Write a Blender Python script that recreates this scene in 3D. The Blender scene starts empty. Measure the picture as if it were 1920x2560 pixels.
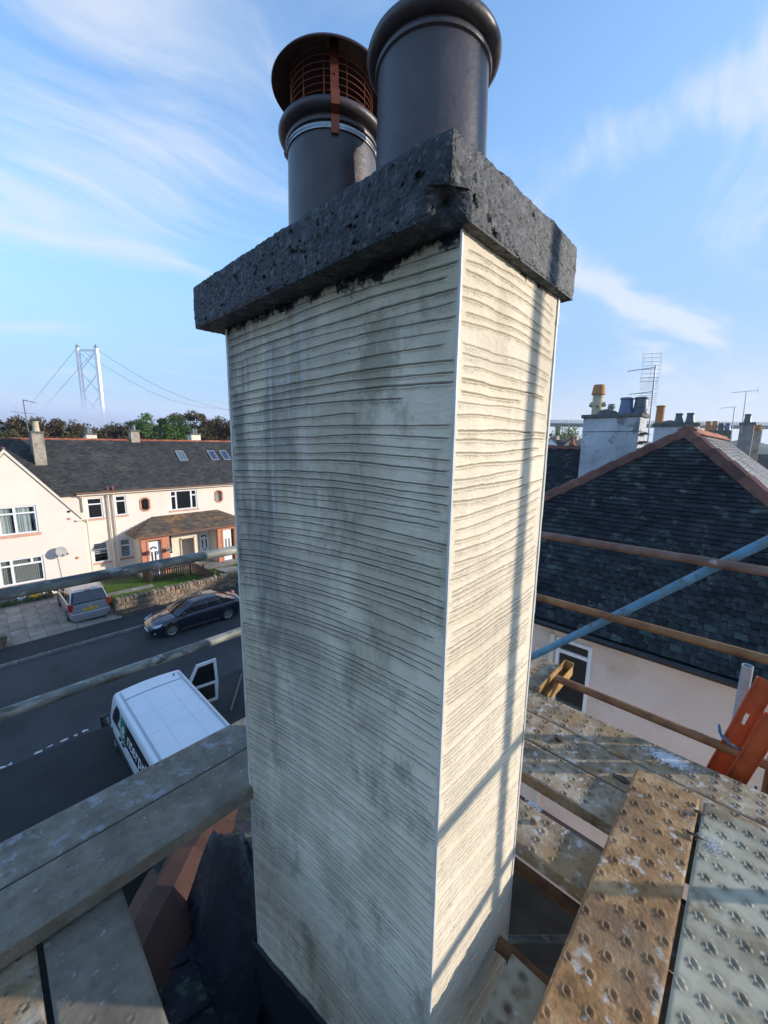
import bpy, bmesh, math, random
import numpy as np
from mathutils import Vector, Matrix, noise as mnoise

random.seed(7)
RNG = np.random.default_rng(11)
SC = bpy.context.scene
COL = SC.collection
PI = math.pi
EYE = 9.2

# ------------------------------------------------------------------ camera
cam_d = bpy.data.cameras.new("camera")
cam = bpy.data.objects.new("camera", cam_d)
COL.objects.link(cam)
right = Vector((0.691, -0.722, 0.012)); up = Vector((0.115, 0.126, 0.985)); back = Vector((-0.713, -0.680, 0.170))
back.normalize(); right = (right - back * right.dot(back)).normalized(); up = back.cross(right)
cam.matrix_world = Matrix(((right.x, up.x, back.x, 0), (right.y, up.y, back.y, 0), (right.z, up.z, back.z, EYE), (0, 0, 0, 1)))
cam_d.sensor_fit = 'HORIZONTAL'; cam_d.sensor_width = 36; cam_d.lens = 985 / 1920 * 36
cam_d.clip_start = 0.03; cam_d.clip_end = 30000
SC.camera = cam

# ------------------------------------------------------------------ sky and sun
SUN_EL = math.radians(15)
SUN_AZ = math.atan2(0.665, -0.747)          # measured clockwise from +Y
w = bpy.data.worlds.new("World"); SC.world = w; w.use_nodes = True
nt = w.node_tree; nt.nodes.clear(); N = nt.nodes; Lk = nt.links
out = N.new('ShaderNodeOutputWorld'); bg = N.new('ShaderNodeBackground'); bg.inputs['Strength'].default_value = 0.15
sky = N.new('ShaderNodeTexSky'); sky.sky_type = 'NISHITA'; sky.sun_disc = False
sky.sun_elevation = SUN_EL; sky.sun_rotation = SUN_AZ; sky.altitude = 20; sky.air_density = 1.0; sky.dust_density = 0.2; sky.ozone_density = 2.2
geo = N.new('ShaderNodeTexCoord')
sep = N.new('ShaderNodeSeparateXYZ'); Lk.new(geo.outputs['Generated'], sep.inputs[0])
def wm(op, a, b=None, c=None):
    n = N.new('ShaderNodeMath'); n.operation = op
    for i, v in enumerate((a, b, c)):
        if v is None: continue
        if isinstance(v, (int, float)): n.inputs[i].default_value = v
        else: Lk.new(v, n.inputs[i])
    return n.outputs[0]
zc = wm('MAXIMUM', sep.outputs[2], 0.0)
den = wm('ADD', zc, 0.16)
cx = wm('DIVIDE', sep.outputs[0], den); cy = wm('DIVIDE', sep.outputs[1], den)
cmb = N.new('ShaderNodeCombineXYZ'); Lk.new(cx, cmb.inputs[0]); Lk.new(cy, cmb.inputs[1])
mp = N.new('ShaderNodeMapping'); mp.inputs['Rotation'].default_value = (0, 0, math.radians(100)); mp.inputs['Scale'].default_value = (0.42, 1.05, 1); mp.inputs['Location'].default_value = (1.3, 3.9, 0)
Lk.new(cmb.outputs[0], mp.inputs[0])
n1 = N.new('ShaderNodeTexNoise'); n1.inputs['Scale'].default_value = 1.15; n1.inputs['Detail'].default_value = 8; n1.inputs['Roughness'].default_value = 0.52; n1.inputs['Distortion'].default_value = 0.5
Lk.new(mp.outputs[0], n1.inputs['Vector'])
n2 = N.new('ShaderNodeTexNoise'); n2.inputs['Scale'].default_value = 0.55; n2.inputs['Detail'].default_value = 3
Lk.new(mp.outputs[0], n2.inputs['Vector'])
wv1 = N.new('ShaderNodeTexNoise'); wv1.inputs['Scale'].default_value = 0.9; wv1.inputs['Detail'].default_value = 2; Lk.new(cmb.outputs[0], wv1.inputs['Vector'])
wsc = N.new('ShaderNodeVectorMath'); wsc.operation = 'SCALE'; wsc.inputs['Scale'].default_value = 1.3; Lk.new(wv1.outputs['Color'], wsc.inputs[0])
wad = N.new('ShaderNodeVectorMath'); wad.operation = 'ADD'; Lk.new(cmb.outputs[0], wad.inputs[0]); Lk.new(wsc.outputs[0], wad.inputs[1])
mp2 = N.new('ShaderNodeMapping'); mp2.inputs['Rotation'].default_value = (0, 0, math.radians(10)); mp2.inputs['Location'].default_value = (5, 8.5, 0); mp2.inputs['Scale'].default_value = (0.5, 2.4, 1); Lk.new(wad.outputs[0], mp2.inputs[0])
n3 = N.new('ShaderNodeTexNoise'); n3.inputs['Scale'].default_value = 1.6; n3.inputs['Detail'].default_value = 9; n3.inputs['Roughness'].default_value = 0.6; Lk.new(mp2.outputs[0], n3.inputs['Vector'])
# cirrus: two drawn-out streaks and one broad veil, all broken up by the same noise
wv2 = N.new('ShaderNodeTexNoise'); wv2.inputs['Scale'].default_value = 2.2; wv2.inputs['Detail'].default_value = 5; Lk.new(cmb.outputs[0], wv2.inputs['Vector'])
ws2 = N.new('ShaderNodeSeparateXYZ'); Lk.new(wv2.outputs['Color'], ws2.inputs[0])
qx = wm('ADD', cx, wm('MULTIPLY', wm('SUBTRACT', ws2.outputs[0], 0.5), 0.55)); qy = wm('ADD', cy, wm('MULTIPLY', wm('SUBTRACT', ws2.outputs[1], 0.5), 0.55))
def gau(v, c, wd): return wm('EXPONENT', wm('MULTIPLY', wm('POWER', wm('DIVIDE', wm('SUBTRACT', v, c), wd), 2.0), -1.0))
st1 = wm('MULTIPLY', gau(qx, 1.21, 0.15), gau(qy, 0.25, 0.55))
ln2 = wm('ADD', qy, wm('MULTIPLY', qx, 0.27))
st2 = wm('MULTIPLY', gau(ln2, 1.06, 0.10), gau(qx, 1.95, 0.85))
veil = wm('MULTIPLY', gau(qx, 0.36, 0.42), gau(qy, 1.62, 0.62))
clb = wm('ADD', wm('MULTIPLY', n1.outputs[0], 0.30), wm('ADD', wm('MULTIPLY', n2.outputs[0], 0.20), wm('MULTIPLY', n3.outputs[0], 0.48)))
cl = wm('ADD', clb, wm('ADD', wm('MULTIPLY', st1, 0.15), wm('ADD', wm('MULTIPLY', st2, 0.17), wm('MULTIPLY', veil, 0.07))))
cr = N.new('ShaderNodeMapRange'); cr.inputs[1].default_value = 0.49; cr.inputs[2].default_value = 0.67; cr.inputs[3].default_value = 0.0; cr.inputs[4].default_value = 0.78; cr.interpolation_type = 'SMOOTHSTEP'
Lk.new(cl, cr.inputs[0])
sd_ = N.new('ShaderNodeVectorMath'); sd_.operation = 'DOT_PRODUCT'; sd_.inputs[1].default_value = (0.665, -0.747, 0); Lk.new(geo.outputs['Generated'], sd_.inputs[0])
zs = wm('DIVIDE', zc, wm('ADD', wm('MULTIPLY', wm('MAXIMUM', sd_.outputs['Value'], 0.0), 1.6), 1.0))
hz = N.new('ShaderNodeMapRange'); hz.inputs[1].default_value = 0.0; hz.inputs[2].default_value = 0.13; hz.inputs[3].default_value = 0.97; hz.inputs[4].default_value = 0.0; hz.interpolation_type = 'SMOOTHSTEP'
Lk.new(zs, hz.inputs[0])
bd = N.new('ShaderNodeMapRange'); bd.inputs[1].default_value = 0.05; bd.inputs[2].default_value = 0.50; bd.inputs[3].default_value = 0.85; bd.inputs[4].default_value = 0.0; bd.interpolation_type = 'SMOOTHSTEP'
Lk.new(zs, bd.inputs[0])
hue = N.new('ShaderNodeHueSaturation'); hue.inputs['Saturation'].default_value = 1.08; hue.inputs['Value'].default_value = 1.70; Lk.new(sky.outputs[0], hue.inputs['Color'])
mx0 = N.new('ShaderNodeMix'); mx0.data_type = 'RGBA'; Lk.new(hz.outputs[0], mx0.inputs[0]); mxb = N.new('ShaderNodeMix'); mxb.data_type = 'RGBA'; Lk.new(bd.outputs[0], mxb.inputs[0]); Lk.new(hue.outputs[0], mxb.inputs[6]); mxb.inputs[7].default_value = (1.2, 1.92, 3.25, 1); Lk.new(mxb.outputs[2], mx0.inputs[6]); mx0.inputs[7].default_value = (2.95, 3.2, 3.75, 1)
mx = N.new('ShaderNodeMix'); mx.data_type = 'RGBA'; Lk.new(cr.outputs[0], mx.inputs[0]); Lk.new(mx0.outputs[2], mx.inputs[6]); mx.inputs[7].default_value = (3.4, 3.65, 4.1, 1)
Lk.new(mx.outputs[2], bg.inputs['Color']); Lk.new(bg.outputs[0], out.inputs['Surface'])

sun_d = bpy.data.lights.new("sun", 'SUN'); sun_d.energy = 3.4; sun_d.angle = math.radians(0.8); sun_d.color = (1.0, 0.91, 0.79)
sun = bpy.data.objects.new("sun", sun_d); COL.objects.link(sun)
sdir = Vector((0.665 * math.cos(SUN_EL), -0.747 * math.cos(SUN_EL), math.sin(SUN_EL)))
sun.rotation_euler = sdir.to_track_quat('Z', 'Y').to_euler()
SC.view_settings.view_transform = 'Standard'; SC.view_settings.look = 'None'; SC.view_settings.gamma = 1
SC.view_settings.use_curve_mapping = False; SC.view_settings.exposure = 0.70
SC.cycles.max_bounces = 6

# ------------------------------------------------------------------ materials
MATS = {}
def mat(name, ramp, scale=4, detail=6, rough=0.75, metal=0.0, bump=0.0, bscale=60, bdist=0.002, stretch=(1, 1, 1), rnd=0.0, spots=None, spots2=None, spec=0.5, coat=0.0, distort=0.0, alpha=None, dimple=None, nrough=0.55):
    """ramp: list of (pos, rgb). spots: (scale, threshold, softness, rgb, amount). rnd: value change per object / piece."""
    if name in MATS: return MATS[name]
    m = bpy.data.materials.new(name); m.use_nodes = True; t = m.node_tree; n = t.nodes; L = t.links
    b = n['Principled BSDF']
    b.inputs['Roughness'].default_value = rough; b.inputs['Metallic'].default_value = metal
    b.inputs['Specular IOR Level'].default_value = spec; b.inputs['Coat Weight'].default_value = coat
    tc = n.new('ShaderNodeTexCoord'); oi = n.new('ShaderNodeObjectInfo')
    ad = n.new('ShaderNodeVectorMath'); ad.operation = 'ADD'
    ms = n.new('ShaderNodeMath'); ms.operation = 'MULTIPLY'; ms.inputs[1].default_value = 37.0
    L.new(oi.outputs['Random'], ms.inputs[0]); L.new(tc.outputs['Object'], ad.inputs[0]); L.new(ms.outputs[0], ad.inputs[1])
    mpn = n.new('ShaderNodeMapping'); mpn.inputs['Scale'].default_value = stretch; L.new(ad.outputs[0], mpn.inputs[0])
    vec = mpn.outputs[0]
    if len(ramp) == 1: ramp = [ramp[0], (1.0, ramp[0][1])]
    ns = n.new('ShaderNodeTexNoise'); ns.inputs['Scale'].default_value = scale; ns.inputs['Detail'].default_value = detail; ns.inputs['Roughness'].default_value = nrough; ns.inputs['Distortion'].default_value = distort
    L.new(vec, ns.inputs['Vector'])
    rp = n.new('ShaderNodeValToRGB'); L.new(ns.outputs[0], rp.inputs[0])
    e = rp.color_ramp.elements
    e[0].position = ramp[0][0]; e[0].color = (*ramp[0][1], 1); e[1].position = ramp[-1][0]; e[1].color = (*ramp[-1][1], 1)
    for p, c in ramp[1:-1]:
        q = e.new(p); q.color = (*c, 1)
    colr = rp.outputs[0]
    for k, sp in enumerate((spots, spots2)):
        if not sp: continue
        s, th, so, rgb, am = sp
        nn = n.new('ShaderNodeTexNoise'); nn.inputs['Scale'].default_value = s; nn.inputs['Detail'].default_value = 5; nn.inputs['Roughness'].default_value = 0.6
        vv = n.new('ShaderNodeVectorMath'); vv.operation = 'ADD'; vv.inputs[1].default_value = (13.1 * (k + 1), 7.7, 3.3); L.new(vec, vv.inputs[0]); L.new(vv.outputs[0], nn.inputs['Vector'])
        mr = n.new('ShaderNodeMapRange'); mr.inputs[1].default_value = th - so; mr.inputs[2].default_value = th + so; mr.inputs[4].default_value = am; L.new(nn.outputs[0], mr.inputs[0])
        mi = n.new('ShaderNodeMix'); mi.data_type = 'RGBA'; L.new(mr.outputs[0], mi.inputs[0]); L.new(colr, mi.inputs[6]); mi.inputs[7].default_value = (*rgb, 1); colr = mi.outputs[2]
    if dimple:
        at = n.new('ShaderNodeAttribute'); at.attribute_name = 'dirt'
        mi = n.new('ShaderNodeMix'); mi.data_type = 'RGBA'; L.new(at.outputs['Fac'], mi.inputs[0]); L.new(colr, mi.inputs[6]); mi.inputs[7].default_value = (*dimple, 1); colr = mi.outputs[2]
    if rnd:
        at = n.new('ShaderNodeAttribute'); at.attribute_name = 'rnd'
        a1 = n.new('ShaderNodeMath'); a1.operation = 'ADD'; L.new(oi.outputs['Random'], a1.inputs[0]); L.new(at.outputs['Fac'], a1.inputs[1])
        a2 = n.new('ShaderNodeMath'); a2.operation = 'FRACT'; L.new(a1.outputs[0], a2.inputs[0])
        mr = n.new('ShaderNodeMapRange'); mr.inputs[3].default_value = 1 - rnd; mr.inputs[4].default_value = 1 + rnd; L.new(a2.outputs[0], mr.inputs[0])
        hs = n.new('ShaderNodeHueSaturation'); L.new(mr.outputs[0], hs.inputs['Value']); L.new(colr, hs.inputs['Color']); colr = hs.outputs[0]
    L.new(colr, b.inputs['Base Color'])
    if bump:
        nb = n.new('ShaderNodeTexNoise'); nb.inputs['Scale'].default_value = bscale; nb.inputs['Detail'].default_value = 6; nb.inputs['Roughness'].default_value = 0.65; L.new(vec, nb.inputs['Vector'])
        bp = n.new('ShaderNodeBump'); bp.inputs['Strength'].default_value = bump; bp.inputs['Distance'].default_value = bdist; L.new(nb.outputs[0], bp.inputs['Height']); L.new(bp.outputs[0], b.inputs['Normal'])
    if alpha is not None: b.inputs['Alpha'].default_value = alpha
    MATS[name] = m
    return m

def glass_mat(name, tint=(0.92, 0.95, 0.95), clear=0.9):
    if name in MATS: return MATS[name]
    m = bpy.data.materials.new(name); m.use_nodes = True; t = m.node_tree; n = t.nodes; L = t.links; n.clear()
    o = n.new('ShaderNodeOutputMaterial'); g = n.new('ShaderNodeBsdfGlossy'); g.inputs['Roughness'].default_value = 0.02
    d = n.new('ShaderNodeBsdfDiffuse'); d.inputs['Color'].default_value = (0.012, 0.014, 0.017, 1)
    tr = n.new('ShaderNodeBsdfTransparent'); tr.inputs['Color'].default_value = (*tint, 1)
    m1 = n.new('ShaderNodeMixShader'); m1.inputs[0].default_value = clear; L.new(d.outputs[0], m1.inputs[1]); L.new(tr.outputs[0], m1.inputs[2])
    lw = n.new('ShaderNodeLayerWeight'); pw = n.new('ShaderNodeMath'); pw.operation = 'POWER'; pw.inputs[1].default_value = 4.0; L.new(lw.outputs['Facing'], pw.inputs[0])
    fr = n.new('ShaderNodeMapRange'); fr.inputs[3].default_value = 0.05; fr.inputs[4].default_value = 0.8; L.new(pw.outputs[0], fr.inputs[0])
    m2 = n.new('ShaderNodeMixShader'); L.new(fr.outputs[0], m2.inputs[0]); L.new(m1.outputs[0], m2.inputs[1]); L.new(g.outputs[0], m2.inputs[2]); L.new(m2.outputs[0], o.inputs['Surface'])
    m2 = n.new('ShaderNodeMixShader'); L.new(fr.outputs[0], m2.inputs[0]); L.new(m1.outputs[0], m2.inputs[1]); L.new(g.outputs[0], m2.inputs[2]); L.new(m2.outputs[0], o.inputs['Surface'])
    MATS[name] = m
    return m

G = lambda v: (v, v, v)
m_coping = mat('coping_concrete', [(0.3, (0.008, 0.009, 0.012)), (0.54, (0.023, 0.026, 0.033)), (0.75, (0.11, 0.115, 0.13))], scale=34, rough=0.62, bump=0.9, bscale=120, bdist=0.004, spots=(9, 0.62, 0.05, (0.012, 0.012, 0.014), 0.8), spots2=(75, 0.62, 0.03, (0.24, 0.245, 0.25), 0.5), spec=0.6)
m_pot = mat('glazed_black_clay', [(0.35, (0.050, 0.040, 0.044)), (0.7, (0.082, 0.064, 0.068))], scale=9, rough=0.42, bump=0.7, bscale=48, bdist=0.0025, spots=(70, 0.68, 0.03, (0.11, 0.10, 0.095), 0.4), spec=0.55)
m_copper = mat('copper_sheet', [(0.35, (0.20, 0.052, 0.024)), (0.7, (0.30, 0.085, 0.042))], scale=14, rough=0.42, metal=0.55, bump=0.15, bscale=40)
m_copper_dark = mat('dark_copper', [(0.35, (0.035, 0.013, 0.010)), (0.7, (0.075, 0.026, 0.017))], scale=9, rough=0.5, metal=0.4, bump=0.2, bscale=25)
m_steel = mat('clamp_steel', [(0.4, G(0.42)), (0.7, G(0.6))], scale=30, rough=0.35, metal=0.8)
m_bead = mat('corner_bead', [(0.35, (0.50, 0.49, 0.46)), (0.7, (0.68, 0.67, 0.63))], scale=10, rough=0.55, bump=0.3, bscale=60)
m_board_brown = mat('muddy_steel_board', [(0.28, (0.13, 0.065, 0.026)), (0.47, (0.31, 0.165, 0.065)), (0.62, (0.44, 0.28, 0.14)), (0.8, (0.56, 0.47, 0.35))], scale=9, nrough=0.7, rough=0.85, bump=1.0, bscale=70, bdist=0.0035, spots=(17, 0.62, 0.03, (0.55, 0.52, 0.46), 0.8), spots2=(4, 0.58, 0.1, (0.15, 0.10, 0.06), 0.7), dimple=(0.15, 0.09, 0.05))
m_board_grey = mat('galvanised_board', [(0.3, (0.24, 0.21, 0.145)), (0.5, (0.40, 0.365, 0.265)), (0.72, (0.50, 0.465, 0.35))], scale=6, rough=0.58, spec=0.35, metal=0.0, bump=0.35, bscale=40, bdist=0.0015, spots=(6, 0.58, 0.05, (0.19, 0.14, 0.08), 0.8), spots2=(15, 0.7, 0.02, (0.62, 0.62, 0.6), 0.8), dimple=(0.10, 0.075, 0.048))
m_board_mort = mat('mortar_stained_board', [(0.32, (0.12, 0.085, 0.052)), (0.5, (0.30, 0.22, 0.135)), (0.7, (0.50, 0.42, 0.31))], scale=7, rough=0.8, bump=0.9, bscale=70, bdist=0.003, spots=(26, 0.60, 0.03, (0.52, 0.50, 0.46), 0.8), spots2=(5, 0.56, 0.06, (0.33, 0.20, 0.085), 0.8), nrough=0.7, dimple=(0.14, 0.10, 0.07))
m_board_left = mat('weathered_grey_board', [(0.3, (0.12, 0.098, 0.072)), (0.5, (0.20, 0.17, 0.13)), (0.7, (0.30, 0.265, 0.21))], scale=7, nrough=0.7, rough=0.7, metal=0.05, bump=0.6, bscale=60, bdist=0.002, spots=(22, 0.60, 0.04, (0.34, 0.36, 0.40), 0.55), spots2=(16, 0.60, 0.03, (0.20, 0.13, 0.08), 0.75), dimple=(0.13, 0.10, 0.08))
m_board_plain = mat('plain_brown_grey_board', [(0.3, (0.11, 0.087, 0.060)), (0.5, (0.19, 0.155, 0.113)), (0.7, (0.28, 0.235, 0.175))], scale=6, nrough=0.72, rough=0.75, bump=0.7, bscale=60, bdist=0.002, spots=(30, 0.66, 0.02, (0.42, 0.40, 0.36), 0.6), spots2=(3, 0.6, 0.1, (0.20, 0.14, 0.085), 0.5), dimple=(0.09, 0.075, 0.06))
m_tube_galv = mat('galvanised_tube', [(0.34, (0.07, 0.08, 0.08)), (0.5, (0.17, 0.175, 0.16)), (0.66, (0.34, 0.33, 0.28))], scale=14, rough=0.6, metal=0.2, bump=0.9, bscale=60, bdist=0.002, stretch=(0.45, 1, 1), spots=(22, 0.60, 0.03, (0.50, 0.49, 0.42), 0.7), spots2=(12, 0.62, 0.04, (0.09, 0.08, 0.055), 0.8))
m_tube_rust = mat('rusty_tube', [(0.3, (0.14, 0.055, 0.028)), (0.5, (0.25, 0.115, 0.045)), (0.72, (0.33, 0.19, 0.085))], scale=8, rough=0.75, bump=0.7, bscale=80, bdist=0.0015, spots=(10, 0.66, 0.05, (0.09, 0.05, 0.04), 0.8))
m_tube_brown = mat('brown_tube', [(0.3, (0.11, 0.06, 0.045)), (0.55, (0.19, 0.11, 0.08)), (0.72, (0.26, 0.18, 0.14))], scale=9, rough=0.7, bump=0.7, bscale=70, bdist=0.0015, spots=(7, 0.66, 0.03, (0.5, 0.46, 0.42), 0.8), spots2=(30, 0.66, 0.03, (0.10, 0.04, 0.03), 0.8))
m_tube_blue = mat('blue_painted_tube', [(0.3, (0.06, 0.17, 0.26)), (0.55, (0.10, 0.27, 0.42)), (0.75, (0.20, 0.38, 0.48))], scale=7, rough=0.55, bump=0.5, bscale=60, bdist=0.001, spots=(24, 0.61, 0.02, (0.11, 0.10, 0.06), 0.9), spots2=(9, 0.62, 0.05, (0.17, 0.19, 0.12), 0.8))
m_orange = mat('orange_painted_steel', [(0.3, (0.42, 0.068, 0.018)), (0.7, (0.55, 0.11, 0.03))], scale=12, rough=0.5, bump=0.4, bscale=60, bdist=0.001, spots=(14, 0.64, 0.03, (0.09, 0.045, 0.03), 0.95), spots2=(50, 0.68, 0.03, (0.08, 0.04, 0.03), 0.8))
m_slate = mat('dark_slate', [(0.3, (0.012, 0.012, 0.016)), (0.55, (0.021, 0.021, 0.027)), (0.75, (0.038, 0.037, 0.042))], scale=2.2, rough=0.75, spec=0.2, bump=0.5, bscale=22, bdist=0.006, rnd=0.5, spots=(0.55, 0.58, 0.07, (0.040, 0.058, 0.046), 0.7), spots2=(3.0, 0.62, 0.04, (0.085, 0.115, 0.085), 0.75))
m_slate_l = mat('weathered_slate', [(0.3, (0.034, 0.033, 0.033)), (0.55, (0.055, 0.053, 0.051)), (0.75, (0.085, 0.08, 0.07))], scale=1.4, rough=0.8, bump=0.5, bscale=15, bdist=0.01, rnd=0.38, spots=(0.3, 0.68, 0.06, (0.16, 0.16, 0.12), 0.5))
m_slate_lit = mat('pale_sunlit_slate', [(0.3, (0.17, 0.155, 0.14)), (0.6, (0.27, 0.25, 0.23)), (0.75, (0.34, 0.32, 0.30))], scale=1.6, rough=0.7, bump=0.4, bscale=20, bdist=0.006, rnd=0.3, spots=(0.9, 0.6, 0.04, (0.10, 0.085, 0.08), 0.6))  # paler copy of the slate, sunlight on that slope put into its colour
m_slate_moss = mat('mossy_brown_slate', [(0.3, (0.085, 0.065, 0.05)), (0.6, (0.13, 0.10, 0.08)), (0.75, (0.20, 0.14, 0.08))], scale=1.8, rough=0.9, bump=0.4, bscale=15, bdist=0.01, rnd=0.35, spots=(1.0, 0.56, 0.08, (0.32, 0.17, 0.055), 0.7))
m_terra = mat('terracotta', [(0.3, (0.27, 0.075, 0.035)), (0.7, (0.42, 0.13, 0.06))], scale=3, rough=0.8, bump=0.3, bscale=30, rnd=0.25)
m_terra_dark = mat('old_terracotta', [(0.3, (0.085, 0.033, 0.024)), (0.6, (0.16, 0.06, 0.04)), (0.75, (0.07, 0.055, 0.04))], scale=4, rough=0.85, bump=0.5, bscale=40, bdist=0.003, rnd=0.3)
m_harl = mat('cream_harling', [(0.3, (0.78, 0.66, 0.56)), (0.7, (0.84, 0.73, 0.63))], scale=0.7, rough=0.95, bump=0.8, bscale=28, bdist=0.012, spots=(0.9, 0.72, 0.02, (0.48, 0.38, 0.30), 0.4))
m_harl_pink = mat('pinkish_roughcast', [(0.3, (0.68, 0.55, 0.47)), (0.7, (0.76, 0.63, 0.54))], scale=1.2, rough=0.95, bump=0.9, bscale=60, bdist=0.008, spots=(1.4, 0.62, 0.09, (0.45, 0.32, 0.20), 0.5))
m_stone_red = mat('salmon_painted_stone', [(0.35, (0.52, 0.20, 0.11)), (0.7, (0.62, 0.27, 0.16))], scale=3, rough=0.8, bump=0.2, bscale=30)
m_sill = mat('pink_sill_stone', [(0.35, (0.60, 0.32, 0.22)), (0.7, (0.68, 0.38, 0.27))], scale=3, rough=0.85, bump=0.3, bscale=30)
m_white = mat('white_upvc', [(0.35, (0.76, 0.77, 0.78)), (0.7, (0.82, 0.83, 0.84))], scale=2, rough=0.35)
m_cream = mat('cream_paint', [(0.35, (0.70, 0.62, 0.50)), (0.7, (0.78, 0.70, 0.57))], scale=3, rough=0.6)
m_black = mat('black_plastic', [(0.4, G(0.012)), (0.7, G(0.022))], scale=5, rough=0.4)
m_gutter = mat('brown_gutter', [(0.4, (0.16, 0.08, 0.05)), (0.7, (0.24, 0.12, 0.07))], scale=4, rough=0.6)
m_dark = mat('dark_interior', [(0.5, G(0.02))], rough=0.9)
m_glass = glass_mat('window_glass')
m_cglass = glass_mat('car_glass', (0.35, 0.4, 0.42), 0.35)
m_curtain = mat('white_curtain', [(0.35, (0.55, 0.57, 0.56)), (0.6, (0.78, 0.79, 0.77))], scale=9, rough=0.9, stretch=(1, 1, 0.05))
m_blind = mat('blind_slats', [(0.4, (0.62, 0.60, 0.54)), (0.7, (0.72, 0.70, 0.63))], scale=5, rough=0.8)
m_mortar_white = mat('painted_stack', [(0.3, (0.33, 0.33, 0.34)), (0.5, (0.50, 0.50, 0.51)), (0.72, (0.62, 0.62, 0.62))], scale=1.3, rough=0.9, bump=0.4, bscale=25, bdist=0.006, spots=(1.6, 0.60, 0.05, (0.13, 0.125, 0.12), 0.75), spots2=(5, 0.66, 0.03, (0.20, 0.19, 0.17), 0.7))
m_stack_brown = mat('lichened_stack', [(0.3, (0.26, 0.22, 0.17)), (0.6, (0.42, 0.37, 0.29)), (0.75, (0.52, 0.47, 0.38))], scale=3, rough=0.95, bump=0.6, bscale=18, bdist=0.015, spots=(5, 0.6, 0.05, (0.18, 0.16, 0.11), 0.8))
m_stack_top = mat('stack_coping', [(0.3, (0.08, 0.08, 0.07)), (0.7, (0.17, 0.165, 0.14))], scale=6, rough=0.9, bump=0.5, bscale=30)
m_pot_orange = mat('orange_clay_pot', [(0.3, (0.40, 0.17, 0.06)), (0.7, (0.52, 0.24, 0.09))], scale=5, rough=0.8)
m_pot_cream = mat('cream_clay_pot', [(0.3, (0.42, 0.35, 0.22)), (0.7, (0.58, 0.50, 0.34))], scale=6, rough=0.8)
m_pot_green = mat('dark_glazed_pot', [(0.3, (0.06, 0.075, 0.08)), (0.7, (0.11, 0.13, 0.14))], scale=5, rough=0.45)
m_pot_blue = mat('blue_grey_pot', [(0.3, (0.10, 0.13, 0.22)), (0.7, (0.16, 0.19, 0.30))], scale=5, rough=0.45)
m_alu = mat('aluminium', [(0.4, G(0.38)), (0.7, G(0.5))], scale=9, rough=0.4, metal=0.6)
m_dish = mat('grey_dish', [(0.4, (0.30, 0.28, 0.27)), (0.7, (0.36, 0.34, 0.33))], scale=3, rough=0.6)
m_asphalt = mat('asphalt', [(0.3, (0.026, 0.026, 0.028)), (0.5, (0.038, 0.038, 0.039)), (0.72, (0.058, 0.057, 0.056))], scale=0.5, rough=0.9, bump=0.7, bscale=90, bdist=0.006, spots=(120, 0.68, 0.03, (0.15, 0.15, 0.15), 0.6), spots2=(0.22, 0.53, 0.05, (0.062, 0.062, 0.062), 0.7))
m_asphalt2 = mat('pavement_asphalt', [(0.3, (0.022, 0.022, 0.023)), (0.7, (0.038, 0.038, 0.039))], scale=0.8, rough=0.95, bump=0.7, bscale=90, bdist=0.006)
m_kerb = mat('kerb_concrete', [(0.3, (0.15, 0.145, 0.14)), (0.7, (0.25, 0.24, 0.23))], scale=3, rough=0.9, bump=0.4, bscale=40, rnd=0.12)
m_slab = mat('paving_slab', [(0.3, (0.20, 0.17, 0.145)), (0.55, (0.29, 0.25, 0.21)), (0.75, (0.36, 0.30, 0.24))], scale=1.5, rough=0.9, bump=0.4, bscale=40, rnd=0.2, spots=(1.2, 0.6, 0.06, (0.10, 0.09, 0.08), 0.7))
m_soil = mat('soil', [(0.3, (0.05, 0.038, 0.028)), (0.7, (0.10, 0.08, 0.055))], scale=6, rough=1, bump=1, bscale=30, bdist=0.03)
m_lawn = mat('lawn_ground', [(0.3, (0.045, 0.085, 0.012)), (0.7, (0.09, 0.15, 0.022))], scale=3, rough=1, bump=1, bscale=50, bdist=0.03)
m_grass = mat('grass_blades', [(0.3, (0.075, 0.15, 0.015)), (0.7, (0.14, 0.22, 0.03))], scale=2, rough=0.8)
m_line = mat('worn_road_paint', [(0.45, (0.08, 0.08, 0.08)), (0.52, (0.62, 0.62, 0.60))], scale=7, rough=0.8)
m_rubble = mat('rubble_stone', [(0.3, (0.12, 0.085, 0.055)), (0.5, (0.24, 0.17, 0.11)), (0.7, (0.36, 0.29, 0.21))], scale=4, rough=0.95, bump=0.7, bscale=30, bdist=0.02, rnd=0.4)
m_joint = mat('wall_mortar', [(0.3, (0.13, 0.11, 0.085)), (0.7, (0.22, 0.19, 0.15))], scale=6, rough=1, bump=0.8, bscale=30, bdist=0.02)
m_fence = mat('brown_fence_wood', [(0.3, (0.075, 0.04, 0.022)), (0.7, (0.14, 0.08, 0.045))], scale=4, rough=0.8, rnd=0.2)
m_silver = mat('silver_car_paint', [(0.4, (0.42, 0.43, 0.45)), (0.7, (0.46, 0.47, 0.49))], scale=1, rough=0.32, metal=0.55, coat=0.6)
m_navy = mat('navy_car_paint', [(0.4, (0.008, 0.011, 0.028)), (0.7, (0.010, 0.013, 0.032))], scale=1, rough=0.18, metal=0.2, coat=1.0)
m_vanw = mat('white_van_paint', [(0.35, (0.72, 0.73, 0.75)), (0.7, (0.77, 0.78, 0.80))], scale=1.5, rough=0.35, coat=0.4, spots=(6, 0.72, 0.03, (0.6, 0.6, 0.6), 0.5))
m_vanline = mat('panel_seam', [(0.5, (0.22, 0.24, 0.28))], rough=0.6)
m_tyre = mat('tyre_rubber', [(0.5, G(0.014))], rough=0.85)
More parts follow.
